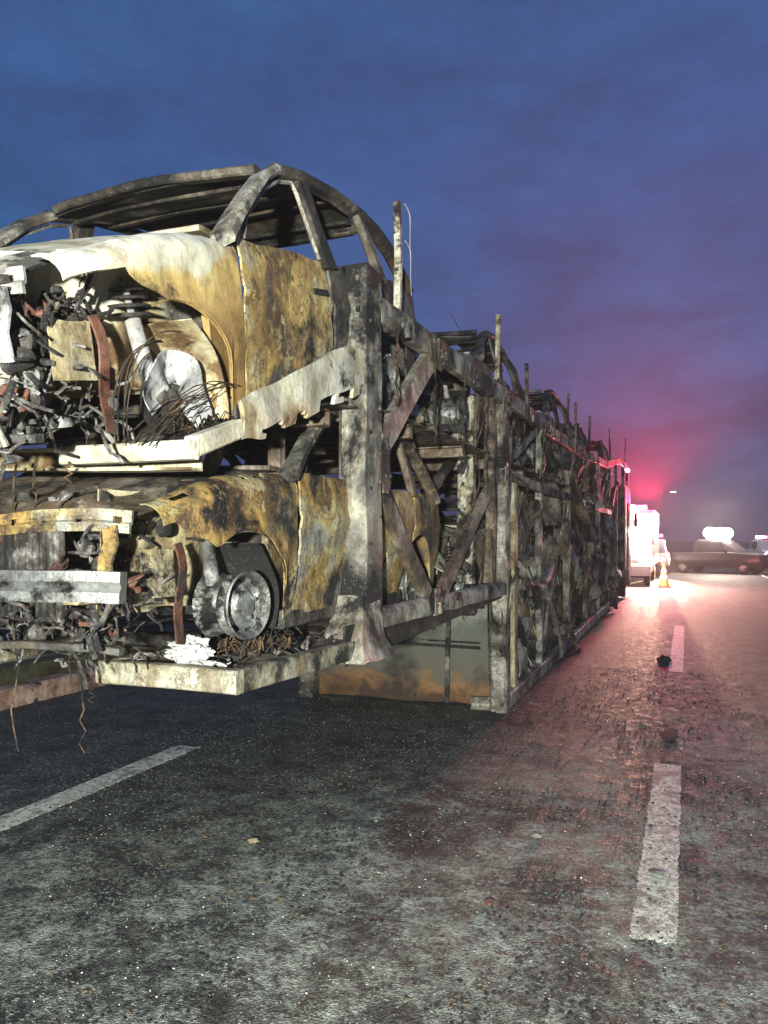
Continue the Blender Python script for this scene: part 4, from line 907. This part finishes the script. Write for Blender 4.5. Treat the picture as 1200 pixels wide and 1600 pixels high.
rt = patrol_pickup('grey rescue pickup side on under outsized flood lights that imitate lens glare', (1.55, 44.0, 0), R(62), M['paint_g'])
rt['group'] = 'response vehicles'; pk['group'] = 'response vehicles'
rk = MB()
for x in (-.6, .6): rk.tube([(x, .15, 1.72), (x, .15, 2.15)], .03, 8)
for z in (1.92,): rk.tube([(-1.2 if z < 2.2 else -.7, .15, z), (1.2 if z < 2.2 else .7, .15, z)], .025, 8)
rk.build('light_rack', M['blackp'], rt)
for i in range(5):
    for j in range(1):
        fl = MB().lathe([(.001, -.05), (.25, -.04), (.29, 0), (.25, .08), (.10, .14), (.001, .15)], (1.04-.52*i, .06*(i % 2), 2.10+.42*j), 'x', 18).build('glare_light', M['flash'], rt)  # lamps enlarged so their glowing shape fills out a roof light's glare
headlamps(rt, M['head'], xs=(.64,))
def rescue_truck(label, loc, rz):
    o = thing('rescue_truck', label, 'truck', loc, (0, 0, rz), 'response vehicles')
    pr_ = [(-2.9, .55), (-2.95, 1.25), (-2.88, 1.45), (-2.55, 2.55), (-2.40, 2.72), (-.7, 2.75), (-.7, .55)]
    n = len(pr_)
    cab = MB().add([(1.08, y, z) for y, z in pr_] + [(-1.08, y, z) for y, z in pr_], [tuple(range(n)), tuple(reversed(range(n, 2*n)))] + [(i, i+n, (i+1) % n+n, (i+1) % n) for i in range(n)]).build('cab', M['paint_w'], o)
    MB().sheet(lambda u, v: ((-.94+1.88*u)*(1-.04*v), -2.875+.27*v-.012, 1.52+.96*v), 8, 6, .01).build('windscreen', M['glass'], cab)
    for sd in (1, -1):
        MB().sheet(lambda u, v: (sd*1.086, (-2.3+1.2*(u if sd > 0 else 1-u)), 1.55+.9*v), 6, 4, .01).build('side_window', M['glass'], cab)
        MB().sheet(lambda u, v: (sd*1.084, -2.4+1.4*(u if sd > 0 else 1-u), .65+.85*v), 4, 4, .01).build('door', M['paint_w'], cab)
        MB().box((sd*1.24, -2.75, 2.0), (.14, .10, .42)).tube([(sd*1.05, -2.7, 2.3), (sd*1.24, -2.75, 2.15)], .015, 6).build('mirror', M['blackp'], o)
    bx = MB().box((0, 1.9, 1.85), (2.2, 5.0, 2.1)).build('box_body', M['paint_w'], o)
    for z in (1.2, 1.55): MB().box((0, 1.9, z), (2.23, 4.9, .16)).build('stripe', M['paint_o'], bx)
    MB().box((0, .8, .6), (.9, 7.0, .2)).build('chassis', M['blackp'], o)
    MB().box((0, -2.98, .6), (2.14, .18, .36)).build('bumper', M['blackp'], o)
    gl = MB()
    for k in range(5): gl.box((0, -2.93, .92+.08*k), (1.3, .05, .045))
    gl.build('grille', M['blackp'], o)
    wheel4(o, (-.9, .9), (-2.0, 2.6), .48)
    return o
fr = rescue_truck('tall white rescue truck with red roof beacons just ahead of the burnt cab', (-2.28, 32.6, 0), 0)
light_bar(fr, 2.90, -2.1, [M['redl'], M['redl'], M['flash'], M['redl']], 1.8, .18)
headlamps(fr, M['head'], 1.02, -2.94, (-.82, .82), .15)
for x in (-.5, .5): MB().lathe([(.001, -.03), (.08, -.025), (.11, 0), (.11, .08)], (x, -2.62, 2.82), 'y', 18).build('work_light', M['flash'], fr)
pk2 = patrol_pickup('small pickup with lit headlights on the far right of the road', (5.3, 62, 0), R(12), M['paint_w'], 'response vehicles')
headlamps(pk2, M['head'])
light_bar(pk2, 1.92, .1, [M['flash'], M['redl']])

# light the lit lamps throw, plus an added red glow spot
lamp('headlight_beam', 'SPOT', HEAD+V((0, -0.35, 0)), HEAD+V((1.2, -30, -0.9)), 17000, (1.0, 0.62, 0.38), 0.06, 34, 0.9)
lamp('roof_flash', 'POINT', (1.30, 43.4, 2.85), None, 4200, (1.0, 0.80, 0.66), 0.40)
lamp('red_beacon', 'POINT', (-1.25, 28.9, 3.1), None, 4200, (1.0, 0.006, 0.085), 0.15)
lamp('red_glow_spot', 'SPOT', (-1.30, 28.9, 3.12), (-1.6, 18.9, 12.0), 30000, (1.0, 0.006, 0.085), 0.15, 92, 0.5)  # extra upturned spot, added to redden the air without lighting the road
lamp('work_lamp', 'POINT', (-1.45, 29.2, 2.0), None, 3600, (1.0, 0.80, 0.68), 0.5)

# traffic cone in the headlight beam
cone_scale = 1.15
cn_ = thing('traffic_cone', 'orange traffic cone silhouetted by headlights on the lane line', 'traffic cone', (-0.775, 30.0, 0))
MB().box((0, 0, .02), (.44, .44, .04)).build('base', M['blackp'], cn_)
MB().lathe([(.17, .04), (.165, .05), (.035, .74), (.03, .75), (.001, .75)], (0, 0, 0), 'z', 22).build('cone_body', M['cone_o'], cn_)
for z0, z1 in ((.28, .38), (.48, .57)):
    f_ = lambda z: .165-.13*(z-.05)/.69+.003
    MB().lathe([(f_(z0), z0), (f_(z1), z1)], (0, 0, 0), 'z', 22).build('band', M['cone_w'], cn_)
cn_.scale = (cone_scale,)*3
# distant street lamp
sl = thing('street_lamp', 'distant lit street lamp beside the road beyond the patrol pickup', 'street lamp', (-3.4, 118, 0))
MB().tube([(0, 0, 0), (0, 0, 8.0), (0.3, -.2, 8.6), (1.4, -.4, 8.8)], .09, 8, .05).build('pole', M['galv'], sl)
MB().box((1.6, -.4, 8.78), (.7, .3, .14)).build('lamp_head', M['blackp'], sl)
MB().box((1.6, -.4, 8.69), (.6, .26, .05)).build('lens', M['flash'], sl)

# ================================================================== debris
def shard(mb, p, d, r):
    a = r.random()*6.28; n = r.choice((3, 4, 5)); vs = []; top = []
    tilt = V((r.uniform(-.5, .5), r.uniform(-.5, .5), 0))
    for i in range(n):
        q = a+6.283*i/n; k = d*r.uniform(.55, 1.0)
        vs.append((p[0]+k*cos(q), p[1]+k*sin(q), p[2])); top.append((p[0]+.8*k*cos(q), p[1]+.8*k*sin(q), p[2]+d*r.uniform(.15, .5)))
    mb.add(vs+top, [tuple(range(n, 2*n))]+[(i, (i+1) % n, (i+1) % n+n, i+n) for i in range(n)])
def scatter(name, n, mat, dmin, dmax, seed, dens):
    r = random.Random(seed); mb = MB(); k = 0
    while k < n:
        y = 1.2+9.5*r.random()**1.4; x = r.uniform(-4.2, 0.7)
        if x > 0.1*y+0.3 or x < -0.95*y-0.2: continue
        if noise.noise(V((x*1.3, y*1.3, seed))) + 0.7*noise.noise(V((x*4.5, y*4.5, seed))) + dens < r.uniform(0, .5): continue
        d = dmin+(dmax-dmin)*r.random()**4
        shard(mb, (x, y, 0.002), d, r); k += 1
    tag(mb.build(name, mat, None, None, 5), kind='stuff')
scatter('ash_flakes', 30000, M['chip_ash'], .0012, .0075, 1, .16)
scatter('char_flakes', 14000, M['chip_dark'], .0025, .016, 2, .15)
scatter('glass_beads', 3600, M['chip_glass'], .0016, .0065, 3, .14)
scatter('rust_flakes', 2500, M['chip_brown'], .003, .018, 4, .05)
def scrap(name, label, cat, p, size, mat, seed, flat=.35):
    r = V((seed, seed*2, 0))
    def f(u, v):
        a = 2*pi*u; b = pi*v-pi/2; d = V((cos(a)*cos(b), sin(a)*cos(b), sin(b)))
        k = 1+.5*noise.noise(d*2+r)+.25*noise.noise(d*6+r)
        return V((p[0]+size[0]*d.x*k, p[1]+size[1]*d.y*k, max(.003, p[2]+size[2]*d.z*k)))
    return tag(MB().sheet(f, 18, 12, .002).build(name, mat, None, None, 12), label, cat)
scrap('scrap_flake', 'white flake standing on the road at the bottom edge of the photo', 'scrap', (-1.17, 1.62, .03), (.018, .012, .04), M['foil'], 1.0)
scrap('scrap_lump', 'pale lump of melted metal on the road left of the lane line', 'scrap', (-.80, 4.42, .008), (.03, .02, .012), M['chip_ash'], 2.0)
scrap('charred_lump', 'dark charred lump lying on the faint far lane dash', 'debris', (-.30, 11.5, .03), (.09, .10, .05), M['black'], 3.0)
scrap('rubber_scrap', 'flat black scrap at the far end of the near lane dash', 'debris', (-.14, 7.1, .012), (.06, .26, .008), M['chip_dark'], 4.0)
scrap('rusty_chip', 'small rusty chip on the ash film near the bottom of the road', 'debris', (-.86, 3.52, .01), (.024, .02, .01), M['rust'], 5.0)
scrap('metal_strip', 'short bent pale strip lying across the near lane dash', 'scrap', (-.13, 4.15, .012), (.05, .012, .008), M['grey'], 6.0)
scrap('brown_lump', 'brown burnt crumb on the dark patch beside the left lane dash', 'debris', (-2.27, 3.76, .01), (.032, .025, .012), M['tan'], 7.0)

# ================================================================== haze of smoke and dust, also standing in for lens glow
hz = MB().box((-5, 80, 6.5), (180, 240, 15))
hm = bpy.data.materials.new('haze_volume'); hm.use_nodes = True; ht = hm.node_tree; ht.nodes.clear()
ho = ht.nodes.new('ShaderNodeOutputMaterial'); hv = ht.nodes.new('ShaderNodeVolumePrincipled')
hv.inputs['Color'].default_value = (0.85, 0.85, 0.88, 1); hv.inputs['Density'].default_value = 0.0015; hv.inputs['Anisotropy'].default_value = 0.2
ht.links.new(hv.outputs[0], ho.inputs['Volume'])
tag(hz.build('haze', hm), kind='stuff')

# smoke added round the far lamps to carry their lens glow
sb = MB(); sb.lathe([(max(.001, cos(pi*i/16-pi/2)), sin(pi*i/16-pi/2)) for i in range(17)], (0, 0, 0), 'z', 32)
smk = bpy.data.materials.new('glow_smoke_volume'); smk.use_nodes = True; ht = smk.node_tree; ht.nodes.clear()
ho = ht.nodes.new('ShaderNodeOutputMaterial'); hv2 = ht.nodes.new('ShaderNodeVolumePrincipled')
hv2.inputs['Color'].default_value = (0.8, 0.8, 0.82, 1); hv2.inputs['Anisotropy'].default_value = 0.2
q1 = ht.nodes.new('ShaderNodeTexCoord'); q2 = ht.nodes.new('ShaderNodeVectorMath'); q2.operation = 'LENGTH'; ht.links.new(q1.outputs['Object'], q2.inputs[0])
q3 = ht.nodes.new('ShaderNodeMapRange'); q3.interpolation_type = 'SMOOTHSTEP'; q3.inputs['From Min'].default_value = 1.0; q3.inputs['From Max'].default_value = 0.0
q3.inputs['To Min'].default_value = 0.0; q3.inputs['To Max'].default_value = GLOW_SMOKE_D; ht.links.new(q2.outputs['Value'], q3.inputs['Value'])
q4 = ht.nodes.new('ShaderNodeTexNoise'); q4.inputs['Scale'].default_value = 2.4; q4.inputs['Detail'].default_value = 3; ht.links.new(q1.outputs['Object'], q4.inputs[0])
q5 = ht.nodes.new('ShaderNodeMath'); q5.operation = 'MULTIPLY'; ht.links.new(q3.outputs[0], q5.inputs[0]); ht.links.new(q4.outputs[0], q5.inputs[1])
ht.links.new(q5.outputs[0], hv2.inputs['Density']); ht.links.new(hv2.outputs[0], ho.inputs['Volume'])
so = tag(sb.build('glow_smoke', smk), kind='stuff'); so.location = (-0.7, 31.0, 2.5); so.scale = (4.6, 18.0, 3.3)
